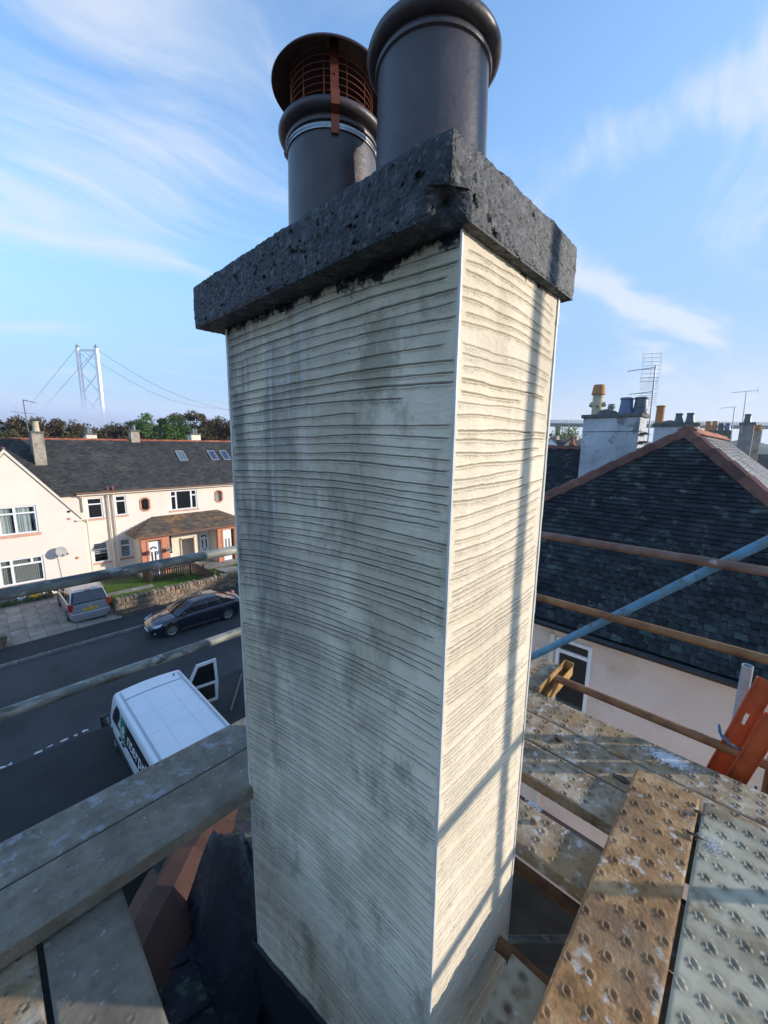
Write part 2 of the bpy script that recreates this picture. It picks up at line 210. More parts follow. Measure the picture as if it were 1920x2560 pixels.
m_rim = mat('alloy_rim', [(0.5, (0.42, 0.41, 0.40))], rough=0.3, metal=0.7)
m_redlamp = mat('red_lamp', [(0.5, (0.42, 0.015, 0.012))], rough=0.15, coat=1)
m_lamp = mat('clear_lamp', [(0.5, (0.50, 0.53, 0.58))], rough=0.12, coat=1)
m_chrome = mat('chrome_trim', [(0.5, G(0.6))], rough=0.15, metal=1.0)
m_yellow = mat('yellow_plate', [(0.5, (0.80, 0.48, 0.03))], rough=0.5)
m_ink = mat('black_lettering', [(0.5, G(0.01))], rough=0.6)
m_green = mat('green_panel', [(0.5, (0.012, 0.20, 0.11))], rough=0.4)
m_blackpanel = mat('black_panel', [(0.5, (0.012, 0.012, 0.016))], rough=0.35)
m_wletter = mat('white_lettering', [(0.5, G(0.78))], rough=0.5)
m_bark = mat('bark', [(0.3, (0.05, 0.035, 0.025)), (0.7, (0.09, 0.07, 0.05))], scale=6, rough=1, bump=0.6, bscale=30)
m_leaf_g = mat('green_leaves', [(0.3, (0.035, 0.085, 0.014)), (0.55, (0.07, 0.14, 0.022)), (0.75, (0.12, 0.19, 0.035))], scale=0.6, rough=0.7, rnd=0.3)
m_leaf_d = mat('dark_green_leaves', [(0.3, (0.018, 0.05, 0.018)), (0.7, (0.045, 0.09, 0.03))], scale=0.6, rough=0.7, rnd=0.3)
m_leaf_r = mat('russet_leaves', [(0.3, (0.05, 0.040, 0.018)), (0.5, (0.085, 0.055, 0.027)), (0.72, (0.085, 0.09, 0.03))], scale=0.5, rough=0.7, rnd=0.35)
m_leaf_y = mat('yellow_green_leaves', [(0.3, (0.10, 0.16, 0.012)), (0.7, (0.22, 0.28, 0.03))], scale=0.6, rough=0.7, rnd=0.3)
m_bridge = mat('pale_bridge_steel', [(0.4, (0.80, 0.80, 0.80)), (0.7, (0.85, 0.85, 0.85))], scale=0.02, rough=0.6)
m_cable = mat('bridge_cable', [(0.5, (0.16, 0.17, 0.19))], rough=0.7)
m_girder = mat('viaduct_girder', [(0.4, (0.07, 0.08, 0.09)), (0.7, (0.10, 0.11, 0.12))], scale=0.05, rough=0.7)
m_field = mat('rough_ground', [(0.3, (0.13, 0.13, 0.08)), (0.7, (0.22, 0.20, 0.15))], scale=0.02, rough=1)
m_sea = mat('estuary_water', [(0.3, (0.03, 0.04, 0.05)), (0.7, (0.05, 0.06, 0.07))], scale=0.01, rough=0.25, bump=0.4, bscale=0.4, bdist=0.3)
m_crumb = mat('white_render_crumbs', [(0.4, G(0.70)), (0.7, G(0.82))], scale=30, rough=0.9)
m_lump = mat('dried_mud', [(0.3, (0.05, 0.035, 0.025)), (0.7, (0.12, 0.09, 0.06))], scale=30, rough=1, bump=0.8, bscale=90)
m_rope = mat('blue_rope', [(0.4, (0.05, 0.13, 0.22)), (0.7, (0.09, 0.20, 0.30))], scale=60, rough=0.9, bump=0.8, bscale=200)
m_sheet = mat('black_polythene', [(0.4, (0.010, 0.011, 0.015)), (0.7, (0.018, 0.020, 0.028))], scale=6, rough=0.45, bump=0.5, bscale=14, bdist=0.008, spots=(8, 0.66, 0.05, (0.09, 0.075, 0.05), 0.5))
m_flower = mat('yellow_flowers', [(0.4, (0.70, 0.45, 0.02)), (0.7, (0.8, 0.6, 0.05))], scale=30, rough=0.7)
m_hip_shaded = mat('shaded_hip_tile', [(0.3, (0.040, 0.018, 0.012)), (0.7, (0.080, 0.032, 0.020))], scale=5, rough=0.9, bump=0.5, bscale=40, rnd=0.3)  # terracotta darkened, the shade below the boards is put into its colour
m_roof_shade = mat('roof_deep_shade', [(0.4, G(0.006)), (0.7, G(0.012))], scale=4, rough=1.0, spec=0.1)  # near-black colour stands in for the deep shade under the boards
m_timber = mat('old_timber', [(0.3, (0.10, 0.08, 0.06)), (0.7, (0.20, 0.17, 0.13))], scale=8, rough=0.9, stretch=(0.2, 1, 1))

# ------------------------------------------------------------------ object helpers
def woff(p):
    v = Vector((0, 0, 0))
    while p is not None:
        v += p.location; p = p.parent
    return v
def link(name, me, m, parent=None, kind=None, local=False):
    o = bpy.data.objects.new(name, me); COL.objects.link(o)
    if parent is not None: o.parent = parent
    if m is not None and not me.materials: me.materials.append(m)
    if kind: o['kind'] = kind
    return o
def tag(o, label, cat, group=None, kind=None):
    o['label'] = label
    if cat: o['category'] = cat
    if group: o['group'] = group
    if kind: o['kind'] = kind
    return o
def thing(name, label, cat, loc=(0, 0, 0), rz=0.0, group=None):
    o = bpy.data.objects.new(name, None); COL.objects.link(o); o.location = loc; o.rotation_euler = (0, 0, rz)
    o.empty_display_size = 0.2
    return tag(o, label, cat, group)
def npmesh(name, V, F, smooth=False, attrs=None):
    """V (n,3) array, F (m,4) or (m,3) int array"""
    V = np.asarray(V, dtype=np.float32); F = np.asarray(F, dtype=np.int32)
    me = bpy.data.meshes.new(name); k = F.shape[1]
    me.vertices.add(len(V)); me.vertices.foreach_set('co', V.ravel())
    me.loops.add(F.size); me.loops.foreach_set('vertex_index', F.ravel())
    me.polygons.add(len(F)); me.polygons.foreach_set('loop_start', np.arange(0, F.size, k, dtype=np.int32))
    me.polygons.foreach_set('loop_total', np.full(len(F), k, dtype=np.int32))
    me.polygons.foreach_set('use_smooth', np.full(len(F), smooth, dtype=bool))
    if attrs:
        for a, d in attrs.items():
            at = me.attributes.new(a, 'FLOAT', 'POINT'); at.data.foreach_set('value', np.asarray(d, dtype=np.float32).ravel())
    me.update(calc_edges=True); return me

class MB:
    def __init__(s): s.v = []; s.f = []; s.r = []
    def add(s, vs, fs, r=0.0):
        b = len(s.v); s.v += [tuple(x) for x in vs]; s.f += [tuple(b + i for i in q) for q in fs]; s.r += [r] * len(vs); return s
    def box(s, x0, x1, y0, y1, z0, z1, r=0.0, mp=None):
        vs = [(x, y, z) for z in (z0, z1) for y in (y0, y1) for x in (x0, x1)]
        if mp: vs = [mp(*p) for p in vs]
        return s.add(vs, [(0, 2, 3, 1), (4, 5, 7, 6), (0, 1, 5, 4), (2, 6, 7, 3), (0, 4, 6, 2), (1, 3, 7, 5)], r)
    def obox(s, c, ax, ay, az, r=0.0):
        """oriented box: centre and three half-extent vectors"""
        c, ax, ay, az = map(Vector, (c, ax, ay, az))
        vs = [c + ax * i + ay * j + az * k for k in (-1, 1) for j in (-1, 1) for i in (-1, 1)]
        return s.add(vs, [(0, 2, 3, 1), (4, 5, 7, 6), (0, 1, 5, 4), (2, 6, 7, 3), (0, 4, 6, 2), (1, 3, 7, 5)], r)
    def tube(s, p0, p1, r0, r1=None, n=12, caps=True):
        p0, p1 = Vector(p0), Vector(p1); r1 = r0 if r1 is None else r1
        d = (p1 - p0).normalized(); a = d.orthogonal().normalized(); b = d.cross(a)
        vs = [p + (a * math.cos(t) + b * math.sin(t)) * rr for p, rr in ((p0, r0), (p1, r1)) for t in [2 * PI * i / n for i in range(n)]]
        fs = [(i, (i + 1) % n, n + (i + 1) % n, n + i) for i in range(n)]
        if caps: fs += [tuple(range(n))[::-1], tuple(range(n, 2 * n))]
        return s.add(vs, fs)
    def path(s, pts, r, n=8):
        for a, b in zip(pts[:-1], pts[1:]): s.tube(a, b, r, n=n)
        return s
    def lathe(s, prof, c=(0, 0, 0), n=48, closed=False):
        vs = [(c[0] + r * math.cos(2 * PI * i / n), c[1] + r * math.sin(2 * PI * i / n), c[2] + z) for r, z in prof for i in range(n)]
        k = len(prof); fs = []
        for j in range(k - 1 if not closed else k):
            for i in range(n): fs.append((j * n + i, j * n + (i + 1) % n, ((j + 1) % k) * n + (i + 1) % n, ((j + 1) % k) * n + i))
        return s.add(vs, fs)
    def prism(s, pts, d):
        """polygon pts (3d) extruded by vector d"""
        n = len(pts); d = Vector(d); vs = [Vector(p) for p in pts] + [Vector(p) + d for p in pts]
        return s.add(vs, [tuple(range(n))[::-1], tuple(range(n, 2 * n))] + [(i, (i + 1) % n, n + (i + 1) % n, n + i) for i in range(n)])
    def build(s, name, m, parent=None, smooth=False, kind=None, local=False, bevel=0.0, fixn=True, rnd=False):
        off = Vector((0, 0, 0)) if (local or parent is None) else woff(parent)
        me = bpy.data.meshes.new(name)
        me.from_pydata([(x - off.x, y - off.y, z - off.z) for x, y, z in s.v], [], s.f)
        if rnd:
            at = me.attributes.new('rnd', 'FLOAT', 'POINT'); at.data.foreach_set('value', s.r)
        if fixn and len(s.f) < 30000:
            bm = bmesh.new(); bm.from_mesh(me); bmesh.ops.recalc_face_normals(bm, faces=bm.faces); bm.to_mesh(me); bm.free()
        me.update(); o = link(name, me, m, parent, kind)
        if smooth:
            me.polygons.foreach_set('use_smooth', [True] * len(me.polygons)); 
            me.set_sharp_from_angle(angle=math.radians(42))
        if bevel:
            b = o.modifiers.new('bevel', 'BEVEL'); b.width = bevel; b.segments = 2; b.limit_method = 'ANGLE'
        return o
def copy_obj(o, parent=None, loc=None):
    c = o.copy(); COL.objects.link(c)
    if parent is not None: c.parent = parent
    if loc is not None: c.location = loc
    return c
def copy_tree(o, parent=None):
    c = o.copy(); COL.objects.link(c)
    if parent is not None: c.parent = parent
    for ch in [x for x in bpy.data.objects if x.parent == o]: copy_tree(ch, c)
    return c
def fbm(x, y, z=0.0, o=4):
    """cheap vectorised value noise"""
    x, y = np.broadcast_arrays(np.asarray(x, float), np.asarray(y, float)); s = np.zeros(x.shape); a = 0.5
    for k in range(o):
        f = 2.0 ** k; X = x * f + 17.3 * k + z; Y = y * f + 5.1 * k - z
        xi = np.floor(X); yi = np.floor(Y); u = X - xi; v = Y - yi; u = u * u * (3 - 2 * u); v = v * v * (3 - 2 * v)
        def h(i, j):
            q = np.sin(i * 127.1 + j * 311.7) * 43758.5453; return q - np.floor(q)
        s += a * ((h(xi, yi) * (1 - u) + h(xi + 1, yi) * u) * (1 - v) + (h(xi, yi + 1) * (1 - u) + h(xi + 1, yi + 1) * u) * v); a *= 0.5
    return s

# ================================================================== SETTING
g = MB(); g.add([(-9000, -9000, -0.03), (9000, -9000, -0.03), (9000, 9000, -0.03), (-9000, 9000, -0.03)], [(0, 1, 2, 3)])
g.build('ground', m_field, kind='structure')
s = MB(); s.add([(-2500, 130, 0.02), (9000, 130, 0.02), (9000, 9000, 0.02), (-2500, 9000, 0.02)], [(0, 1, 2, 3)])
s.build('sea', m_sea, kind='structure')
road = MB(); road.box(-40, 60, 7.6, 21.4, -0.02, 0.0)
road.build('road', m_asphalt, kind='structure')
ap = MB(); ap.box(-40, 60, 5.0, 14.45, -0.01, 0.005)
ap.build('road_apron', mat('darker_asphalt', [(0.3, (0.020, 0.020, 0.021)), (0.7, (0.038, 0.037, 0.037))], scale=1.0, rough=0.95, bump=0.9, bscale=60, bdist=0.01, spots=(60, 0.66, 0.03, (0.14, 0.13, 0.12), 0.6)), kind='structure')
pv = MB(); pv.box(-40, 60, 21.52, 23.2, -0.02, 0.11)
pv.build('pavement', m_asphalt2, kind='structure')
kerb = bpy.data.objects.new('kerb', None); COL.objects.link(kerb); kerb['kind'] = 'structure'; kerb.location = (0, 21.46, 0)
kb = MB().box(-0.448, 0.448, -0.06, 0.06, -0.02, 0.12).build('kerb_stone', m_kerb, kerb, local=True, bevel=0.012)
for i in range(-4, 34):
    o = kb if i == -4 else copy_obj(kb)
    o.location = (i * 0.914, random.uniform(-0.004, 0.004), random.uniform(-0.005, 0.004))
for i, (x, L, y) in enumerate(((0.30, 0.22, 14.56), (0.62, 0.16, 14.6), (0.92, 0.22, 14.62), (1.28, 0.10, 14.63), (1.5, 0.16, 14.66), (-0.4, 0.25, 14.55))):
    b = MB(); n = 7; pts = []
    for k in range(n): pts.append((x + L * k / (n - 1), y - 0.045 + random.uniform(-0.02, 0.02), 0.012))
    for k in range(n): pts.append((x + L * (n - 1 - k) / (n - 1), y + 0.045 + random.uniform(-0.02, 0.02), 0.012))
    b.prism(pts, (0, 0, 0.002)); o = b.build('road_marking', m_line, kind='structure')
# garden plot and driveway
gp = MB(); gp.box(-40, 60, 23.2, 60, -0.02, 0.09); gp.build('garden_ground', m_soil, kind='structure')
drv = bpy.data.objects.new('driveway', None); COL.objects.link(drv); drv['kind'] = 'structure'; drv.location = (0.4, 23.22, 0.09)
slab = MB().box(0.006, 0.594, 0.006, 0.594, 0, 0.03).build('slab', m_slab, drv, local=True, bevel=0.006)
k = 0
for i in range(-2, 7):
    for j in range(0, 10):
        if i * 0.6 + 0.4 > 4.3: continue
        o = slab if k == 0 else copy_obj(slab); k += 1
        o.location = (i * 0.6 + (0.3 if j % 2 else 0) * 0, j * 0.6, random.uniform(0, 0.01)); o.rotation_euler = (random.uniform(-.006, .006), random.uniform(-.006, .006), 0)
drv['label'] = 'paved driveway of square slabs beside the cream gable'
path = bpy.data.objects.new('garden_path', None); COL.objects.link(path); path['kind'] = 'structure'; path.location = (0, 0, 0.1)
k = 0
for (x0, x1, y0, y1) in ((4.6, 7.2, 26.0, 27.2), (9.9, 16, 27.6, 29.0), (11.1, 12.3, 24.6, 27.5)):
    nx = int((x1 - x0) / 0.6); ny = max(1, int((y1 - y0) / 0.6))
    for i in range(nx):
        for j in range(ny):
            o = copy_obj(slab, path); o.location = (x0 + i * 0.6, y0 + j * 0.6, random.uniform(0, 0.01) + float(np.interp(y0 + j * .6, [23.97, 27.5, 29.9], [.62, .23, .115])) - .09)
lw = MB(); lw.prism([(4.5, 23.97, .62), (4.5, 27.5, .23), (4.5, 29.9, .115), (4.5, 29.9, -.05), (4.5, 23.97, -.05)], (25.5, 0, 0)); lw.build('lawn', m_lawn, kind='structure')
def grass(n, x0, x1, y0, y1, skip):
    x = RNG.uniform(x0, x1, n); y = RNG.uniform(y0, y1, n)
    ok = np.ones(n, bool)
    for a, b, c, d in skip: ok &= ~((x > a) & (x < b) & (y > c) & (y < d))
    x = x[ok]; y = y[ok]; n = len(x); a = RNG.uniform(0, 2 * PI, n); h = RNG.uniform(0.03, 0.08, n); wd = 0.014
    lx = RNG.normal(0, 0.02, n); ly = RNG.normal(0, 0.02, n); z = np.interp(y, [23.97, 27.5, 29.9], [.62, .23, .115]) - .003
    V = np.stack([np.stack([x - wd * np.cos(a), y - wd * np.sin(a), z], 1), np.stack([x + wd * np.cos(a), y + wd * np.sin(a), z], 1), np.stack([x + lx, y + ly, z + h], 1)], 1).reshape(-1, 3)
    me = npmesh('grass', V, np.arange(3 * n).reshape(-1, 3)); o = link('grass', me, m_grass, kind='stuff')
    tag(o, 'short bright green grass of the front lawn behind the stone wall', None); return o
go = grass(70000, 4.55, 16, 24.0, 28.4, [(4.6, 7.0, 26, 27.2), (9.9, 16, 27.6, 29.0), (11.1, 12.3, 24.6, 27.5)])

# ------------------------------------------------------------------ wall with openings
def mapY(Yp, sgn=-1):      # facade facing -Y: a->x, b->z, d outward
    return lambda a, b, d: (a, Yp + sgn * d, b)
def mapX(Xp, sgn=-1):
    return lambda a, b, d: (Xp + sgn * d, a, b)
def holed_wall(mp, a0, a1, b0, b1, holes, th=0.25):
    m = MB(); A = sorted({a0, a1, *[h[0] for h in holes], *[h[1] for h in holes]}); B = sorted({b0, b1, *[h[2] for h in holes], *[h[3] for h in holes]})
    for i in range(len(A) - 1):
        j = 0
        while j < len(B) - 1:
            def solid(j):
                ca, cb = (A[i] + A[i + 1]) / 2, (B[j] + B[j + 1]) / 2
                return not any(h[0] < ca < h[1] and h[2] < cb < h[3] for h in holes)
            if not solid(j): j += 1; continue
            j2 = j
            while j2 + 1 < len(B) - 1 and solid(j2 + 1): j2 += 1
            q = [mp(a, b, d) for d in (-th, 0) for b in (B[j], B[j2 + 1]) for a in (A[i], A[i + 1])]
            m.add(q, [(0, 2, 3, 1), (4, 5, 7, 6), (0, 1, 5, 4), (2, 6, 7, 3), (0, 4, 6, 2), (1, 3, 7, 5)]); j = j2 + 1
    return m
def window(par, mp, a0, a1, b0, b1, bars_v=(), bars_h=(), part_h=(), inner=None, sill=m_sill, depth=0.10, fw=0.07, sw=0.10, sill_d=0.07, name='window'):
    """frame with mullions (bars_v: a positions), full transoms bars_h, partial transoms part_h (a_from,a_to,b)"""
    f = MB(); bx = lambda p, q, r, s_, d0=-depth, d1=-depth + 0.06: f.add([mp(a, b, d) for d in (d0, d1) for b in (r, s_) for a in (p, q)], [(0, 2, 3, 1), (4, 5, 7, 6), (0, 1, 5, 4), (2, 6, 7, 3), (0, 4, 6, 2), (1, 3, 7, 5)])
    bx(a0, a0 + fw, b0, b1); bx(a1 - fw, a1, b0, b1); bx(a0 + fw, a1 - fw, b0, b0 + fw); bx(a0 + fw, a1 - fw, b1 - fw, b1)
    for v in bars_v: bx(v - fw * .6, v + fw * .6, b0 + fw, b1 - fw, -depth + 0.002, -depth + 0.057)
    for h in bars_h: bx(a0 + fw, a1 - fw, h - fw * .5, h + fw * .5, -depth + 0.004, -depth + 0.054)
    for p, q, h in part_h: bx(p, q, h - fw * .5, h + fw * .5, -depth + 0.004, -depth + 0.054)
    fr = f.build('window_frame' if name == 'window' else name, m_white, par)
    pn = MB(); pn.add([mp(a, b, d) for d in (-depth + 0.02, -depth + 0.028) for b in (b0 + 0.03, b1 - 0.03) for a in (a0 + 0.03, a1 - 0.03)], [(0, 2, 3, 1), (4, 5, 7, 6), (0, 1, 5, 4), (2, 6, 7, 3), (0, 4, 6, 2), (1, 3, 7, 5)])
    pn.build('pane', m_glass, fr)
    if sill:
        sl = MB(); sl.add([mp(a, b, d) for d in (-depth, sill_d) for b in (b0 - sw, b0) for a in (a0 - 0.09, a1 + 0.09)], [(0, 2, 3, 1), (4, 5, 7, 6), (0, 1, 5, 4), (2, 6, 7, 3), (0, 4, 6, 2), (1, 3, 7, 5)])
        sl.build('sill', sill, fr)
    def box(m_, p, q, r, s_, d0, d1): m_.add([mp(a, b, d) for d in (d0, d1) for b in (r, s_) for a in (p, q)], [(0, 2, 3, 1), (4, 5, 7, 6), (0, 1, 5, 4), (2, 6, 7, 3), (0, 4, 6, 2), (1, 3, 7, 5)])
    if inner == 'curtain':
        n = 60; vs = []; fs = []
        for i in range(n + 1):
            a = a0 + (a1 - a0) * i / n; d = -depth - 0.12 + 0.03 * math.sin(i * 1.3 + 2 * math.sin(i * .37))
            vs += [mp(a, b0, d), mp(a, b1, d)]
        fs = [(2 * i, 2 * i + 2, 2 * i + 3, 2 * i + 1) for i in range(n) if not (0.82 < i / n < 0.9 or 0.33 < i / n < 0.40)]
        c = MB(); c.add(vs, fs); c.build('curtain', m_curtain, fr, smooth=True, fixn=False)
    elif inner == 'vertical':
        c = MB(); n = int((a1 - a0) / 0.085)
        for i in range(n):
            a = a0 + (i + .5) * 0.085; box(c, a - 0.022, a + 0.022, b0, b1, -depth - 0.09, -depth - 0.085)
        c.build('blind', m_blind, fr)
    elif inner == 'horizontal' or inner == 'horizontal_half':
        c = MB(); lo = b0 if inner == 'horizontal' else b0 + (b1 - b0) * 0.38; n = int((b1 - lo) / 0.14)
        for i in range(n):
            b = lo + (i + .5) * 0.14; box(c, a0, a1, b - 0.045, b + 0.045, -depth - 0.09, -depth - 0.085)
        c.build('blind', m_white, fr)
    return fr

# ------------------------------------------------------------------ slates
def slate_field(O, U, V, nrm, inside, courses, exposure, width, L=0.34, th=0.012, jit=0.02):
    """returns list of (centre, axU, axV, axN) oriented slates; inside(u,v) tells if a slate centre lies on the roof"""
    O, U, V, nrm = Vector(O), Vector(U), Vector(V), Vector(nrm); res = []
    tilt = th * 1.5 / exposure
    for c in range(courses):
        v = c * exposure; u = -40 * width + (width / 2 if c % 2 else 0)
        for i in range(400):
            w_ = width; uu = u + i * width
            if not inside(uu, v + exposure * .5): continue
            js = random.uniform(-jit, jit)
            ctr = O + U * uu + V * (v + L / 2 + js * .5) + nrm * (th * 1.2 + random.uniform(0, 0.004))
            av = (V - nrm * tilt).normalized() * (L / 2); an = nrm * (th / 2); au = U * (w_ * 0.485)
            res.append((ctr, au, av, an))
    return res
def slates_joined(name, lst, m, parent):
    b = MB()
    for c, au, av, an in lst: b.obox(c, au, av, an, random.random())
    return b.build(name, m, parent, kind='stuff', rnd=True, fixn=False)
def ridge_tiles(parent, p0, p1, dz_side, n, m, name='ridge_tile', w_=0.15, drop=0.10):
    p0, p1 = Vector(p0), Vector(p1); d = (p1 - p0) / n; L = d.length; dn_ = d.normalized(); side = dn_.cross(Vector((0, 0, 1))).normalized(); upv = side.cross(dn_)
    prof = [(-w_, -drop), (-w_ * .6, -drop * .45), (-w_ * .25, 0.0), (w_ * .25, 0.0), (w_ * .6, -drop * .45), (w_, -drop)]
    vs = []; T = 0.018
    for e, k in ((0, 0), (1.09, 0.03)):
        for x, z in prof: vs.append(dn_ * (L * e) + side * x + upv * (z + k + T))
        for x, z in prof: vs.append(dn_ * (L * e) + side * x * .96 + upv * (z + k))
    q = len(prof); fs = []
    for i in range(q - 1): fs += [(i, i + 1, 2 * q + i + 1, 2 * q + i), (q + i, 3 * q + i, 3 * q + i + 1, q + i + 1), (i, q + i, q + i + 1, i + 1), (2 * q + i, 2 * q + i + 1, 3 * q + i + 1, 3 * q + i)]
    fs += [(0, 2 * q, 3 * q, q), (q - 1, 2 * q - 1, 4 * q - 1, 3 * q - 1)]
    b = MB(); b.add(vs, fs); t0 = b.build(name, m, parent, local=True); off = woff(parent)
    for i in range(n):
        o = t0 if i == 0 else copy_obj(t0)
        o.location = p0 + d * i - off + upv * random.uniform(-0.006, 0.006)
    return t0
def pot_part(parent, x, y, z, r0, r1, h, m, name='chimney_pot', rim=True, fl=True):
    pr = [(r0 * 1.12, 0), (r0 * 1.12, 0.04), (r0, 0.07), (r1, h - 0.07), (r1 * 1.13, h - 0.06), (r1 * 1.16, h - 0.03), (r1 * 1.10, h), (r1 * 0.86, h), (r1 * 0.80, h - 0.25)]
    b = MB(); b.lathe(pr, (x, y, z), 20); return b.build(name, m, parent, smooth=True)

# ================================================================== TERRACE ACROSS THE STREET (left)
YG, YM, YP = 29.9, 31.0, 29.05
ter = thing('terraced_house', 'long cream harled terrace with dark slate roof and red ridge across the street', 'house', (8, 31, 0))
holes = [(4.88, 5.72, 4.19, 5.55), (4.92, 5.79, 1.22, 2.58), (6.42, 7.06, 4.23, 5.58), (6.44, 7.08, 1.26, 2.58), (9.84, 11.74, 4.18, 5.64), (7.95, 8.43, 4.42, 5.24), (13.18, 13.66, 4.55, 5.36)]
mp = mapY(YM)
holed_wall(mp, 3.0, 24, 0, 6.0, holes).build('wall', m_harl, ter)
# octagonal windows: corner fillers, stone surround
for (ca, cb) in ((8.19, 4.83), (13.42, 4.955)):
    hw, hh, c = 0.24, 0.41, 0.13; fillers = []
    for sa in (-1, 1):
        for sb in (-1, 1):
            b = MB(); b.prism([mp(ca + sa * hw, cb + sb * hh, 0.0), mp(ca + sa * (hw - c), cb + sb * hh, 0.0), mp(ca + sa * hw, cb + sb * (hh - c), 0.0)], (0, 0.2, 0)); fillers.append(b)
    def octo(k): return [(ca - (hw + k), cb - (hh - c) - k * .4), (ca - (hw + k), cb + (hh - c) + k * .4), (ca - (hw - c) - k * .4, cb + hh + k), (ca + (hw - c) + k * .4, cb + hh + k), (ca + hw + k, cb + (hh - c) + k * .4), (ca + hw + k, cb - (hh - c) - k * .4), (ca + (hw - c) + k * .4, cb - hh - k), (ca - (hw - c) - k * .4, cb - hh - k)]
    o1, o2 = octo(0.09), octo(-0.005)
    sr = MB()
    for i in range(8):
        j = (i + 1) % 8
        sr.prism([mp(*o1[i], -0.02), mp(*o1[j], -0.02), mp(*o2[j], -0.02), mp(*o2[i], -0.02)], (0, -0.06, 0))
    fr = sr.build('octagonal_window_surround', m_stone_red, ter); [f_.build('corner_filler', m_stone_red, fr) for f_ in fillers]
    pn = MB(); pn.box(ca - hw, ca + hw, YM + 0.12, YM + 0.13, cb - hh, cb + hh); pn.build('pane', m_glass, fr)
    if ca > 10:
        cu = MB(); cu.box(ca - hw, ca + hw, YM + 0.17, YM + 0.18, cb - hh, cb + hh); cu.build('blind', m_blind, fr)
window(ter, mp, 4.88, 5.72, 4.19, 5.55, bars_h=(5.13,), fw=0.08)
window(ter, mp, 4.92, 5.79, 1.22, 2.58, bars_h=(2.1,), inner='horizontal_half', fw=0.08)
window(ter, mp, 6.42, 7.06, 4.23, 5.58, bars_h=(5.2,), fw=0.08)
window(ter, mp, 6.44, 7.08, 1.26, 2.58, bars_h=(2.12,), inner='horizontal', sill=m_stone_red, fw=0.08)
window(ter, mp, 9.84, 11.74, 4.18, 5.64, bars_v=(10.25, 11.32), part_h=((9.9, 10.25, 5.22), (11.32, 11.7, 5.22)), fw=0.09)
# other walls, closed box
b = MB(); b.box(3.0, 3.2, YM + .25, 33, 0, 6.0); b.box(23.75, 24, YM + .25, 39, 0, 6.0); b.box(4.4, 24, 39, 39.25, 0, 6.0); b.box(4.4, 24, YM + .25, 39, 2.85, 3.0); b.box(-6, 4.38, 33.2, 39.2, 0, 6.0)
b.build('rear_wall', m_harl, ter)
# roof: eaves z 5.88 at Y 30.7, ridge z 9.3 at Y 35.2
RY, RZ, EY, EZ = 35.2, 9.27, 30.68, 5.92
sl_len = math.hypot(RY - EY, RZ - EZ); Vd = Vector((0, (RY - EY) / sl_len, (RZ - EZ) / sl_len)); Nd = Vector((0, -Vd.z, Vd.y))
b = MB(); b.prism([(-8, EY, EZ), (25, EY, EZ), (25, RY, RZ), (-8, RY, RZ)], (0, 0.05, -0.12)); b.prism([(-8, RY, RZ), (25, RY, RZ), (25, 39.7, EZ), (-8, 39.7, EZ)], (0, -0.05, -0.12))
rf = b.build('roof', m_slate_l, ter)
gs = (8.57 - 4.51) / (4.39 - 1.35)          # slope of gable
def in_main(u, v):
    x = u; z = EZ + v * Vd.z
    if not (-1.5 < x < 22 and v < sl_len - .12): return False
    if x < 4.8 and z < 8.57 - (x - 1.35) * gs - 0.5 and x > -2: return False
    return True
sl = slate_field((0, EY, EZ), (1, 0, 0), Vd, Nd, in_main, 38, 0.152, 0.22, L=.26, jit=0.03, th=0.02)
slates_joined('slates', sl, m_slate_l, ter)
ridge_tiles(ter, (-3.0, RY, RZ + 0.03), (22.0, RY, RZ + 0.03), 0, 50, m_terra)
b = MB(); b.tube((4.35, EY - .03, EZ - .02), (24, EY - .03, EZ - .02), 0.06, n=10); b.build('gutter', m_gutter, ter, smooth=True)
b = MB(); b.box(4.4, 24, EY + 0.02, YM - .001, EZ - 0.16, EZ - 0.06); b.build('soffit', m_cream, ter)
for (x, zt) in ((6.03, 6.25), (6.31, 6.27)):
    b = MB(); b.tube((x, YM - .14, 0.2), (x, YM - .14, 5.7), 0.055, n=10)
    for z in (1.0, 2.2, 3.4, 4.6, 5.6): b.tube((x, YM - .14, z - .04), (x, YM - .14, z + .04), 0.07, n=10)
    dp = b.build('soil_pipe', m_cream, ter, smooth=True)
    b = MB(); b.tube((x, YM - .14, 5.7), (x, YM - .28, 5.95), 0.055, n=10); b.tube((x, YM - .28, 5.93), (x, YM - .28, zt), 0.05, n=10); b.build('vent_end', m_terra, dp, smooth=True)
b = MB(); b.path([(4.66, EY, EZ - .05), (4.66, YM - .1, EZ - .35), (4.66, YM - .1, 4.7)], 0.045); b.build('downpipe', m_cream, ter, smooth=True)
b = MB(); b.path([(4.62, YG - .08, 4.4), (4.62, YG - .08, 1.0), (4.62, YG - .08, 0.15)], 0.05); b.path([(4.1, YG - .1, 4.36), (4.62, YG - .1, 4.42)], 0.05); b.build('downpipe', m_cream, ter, smooth=True)
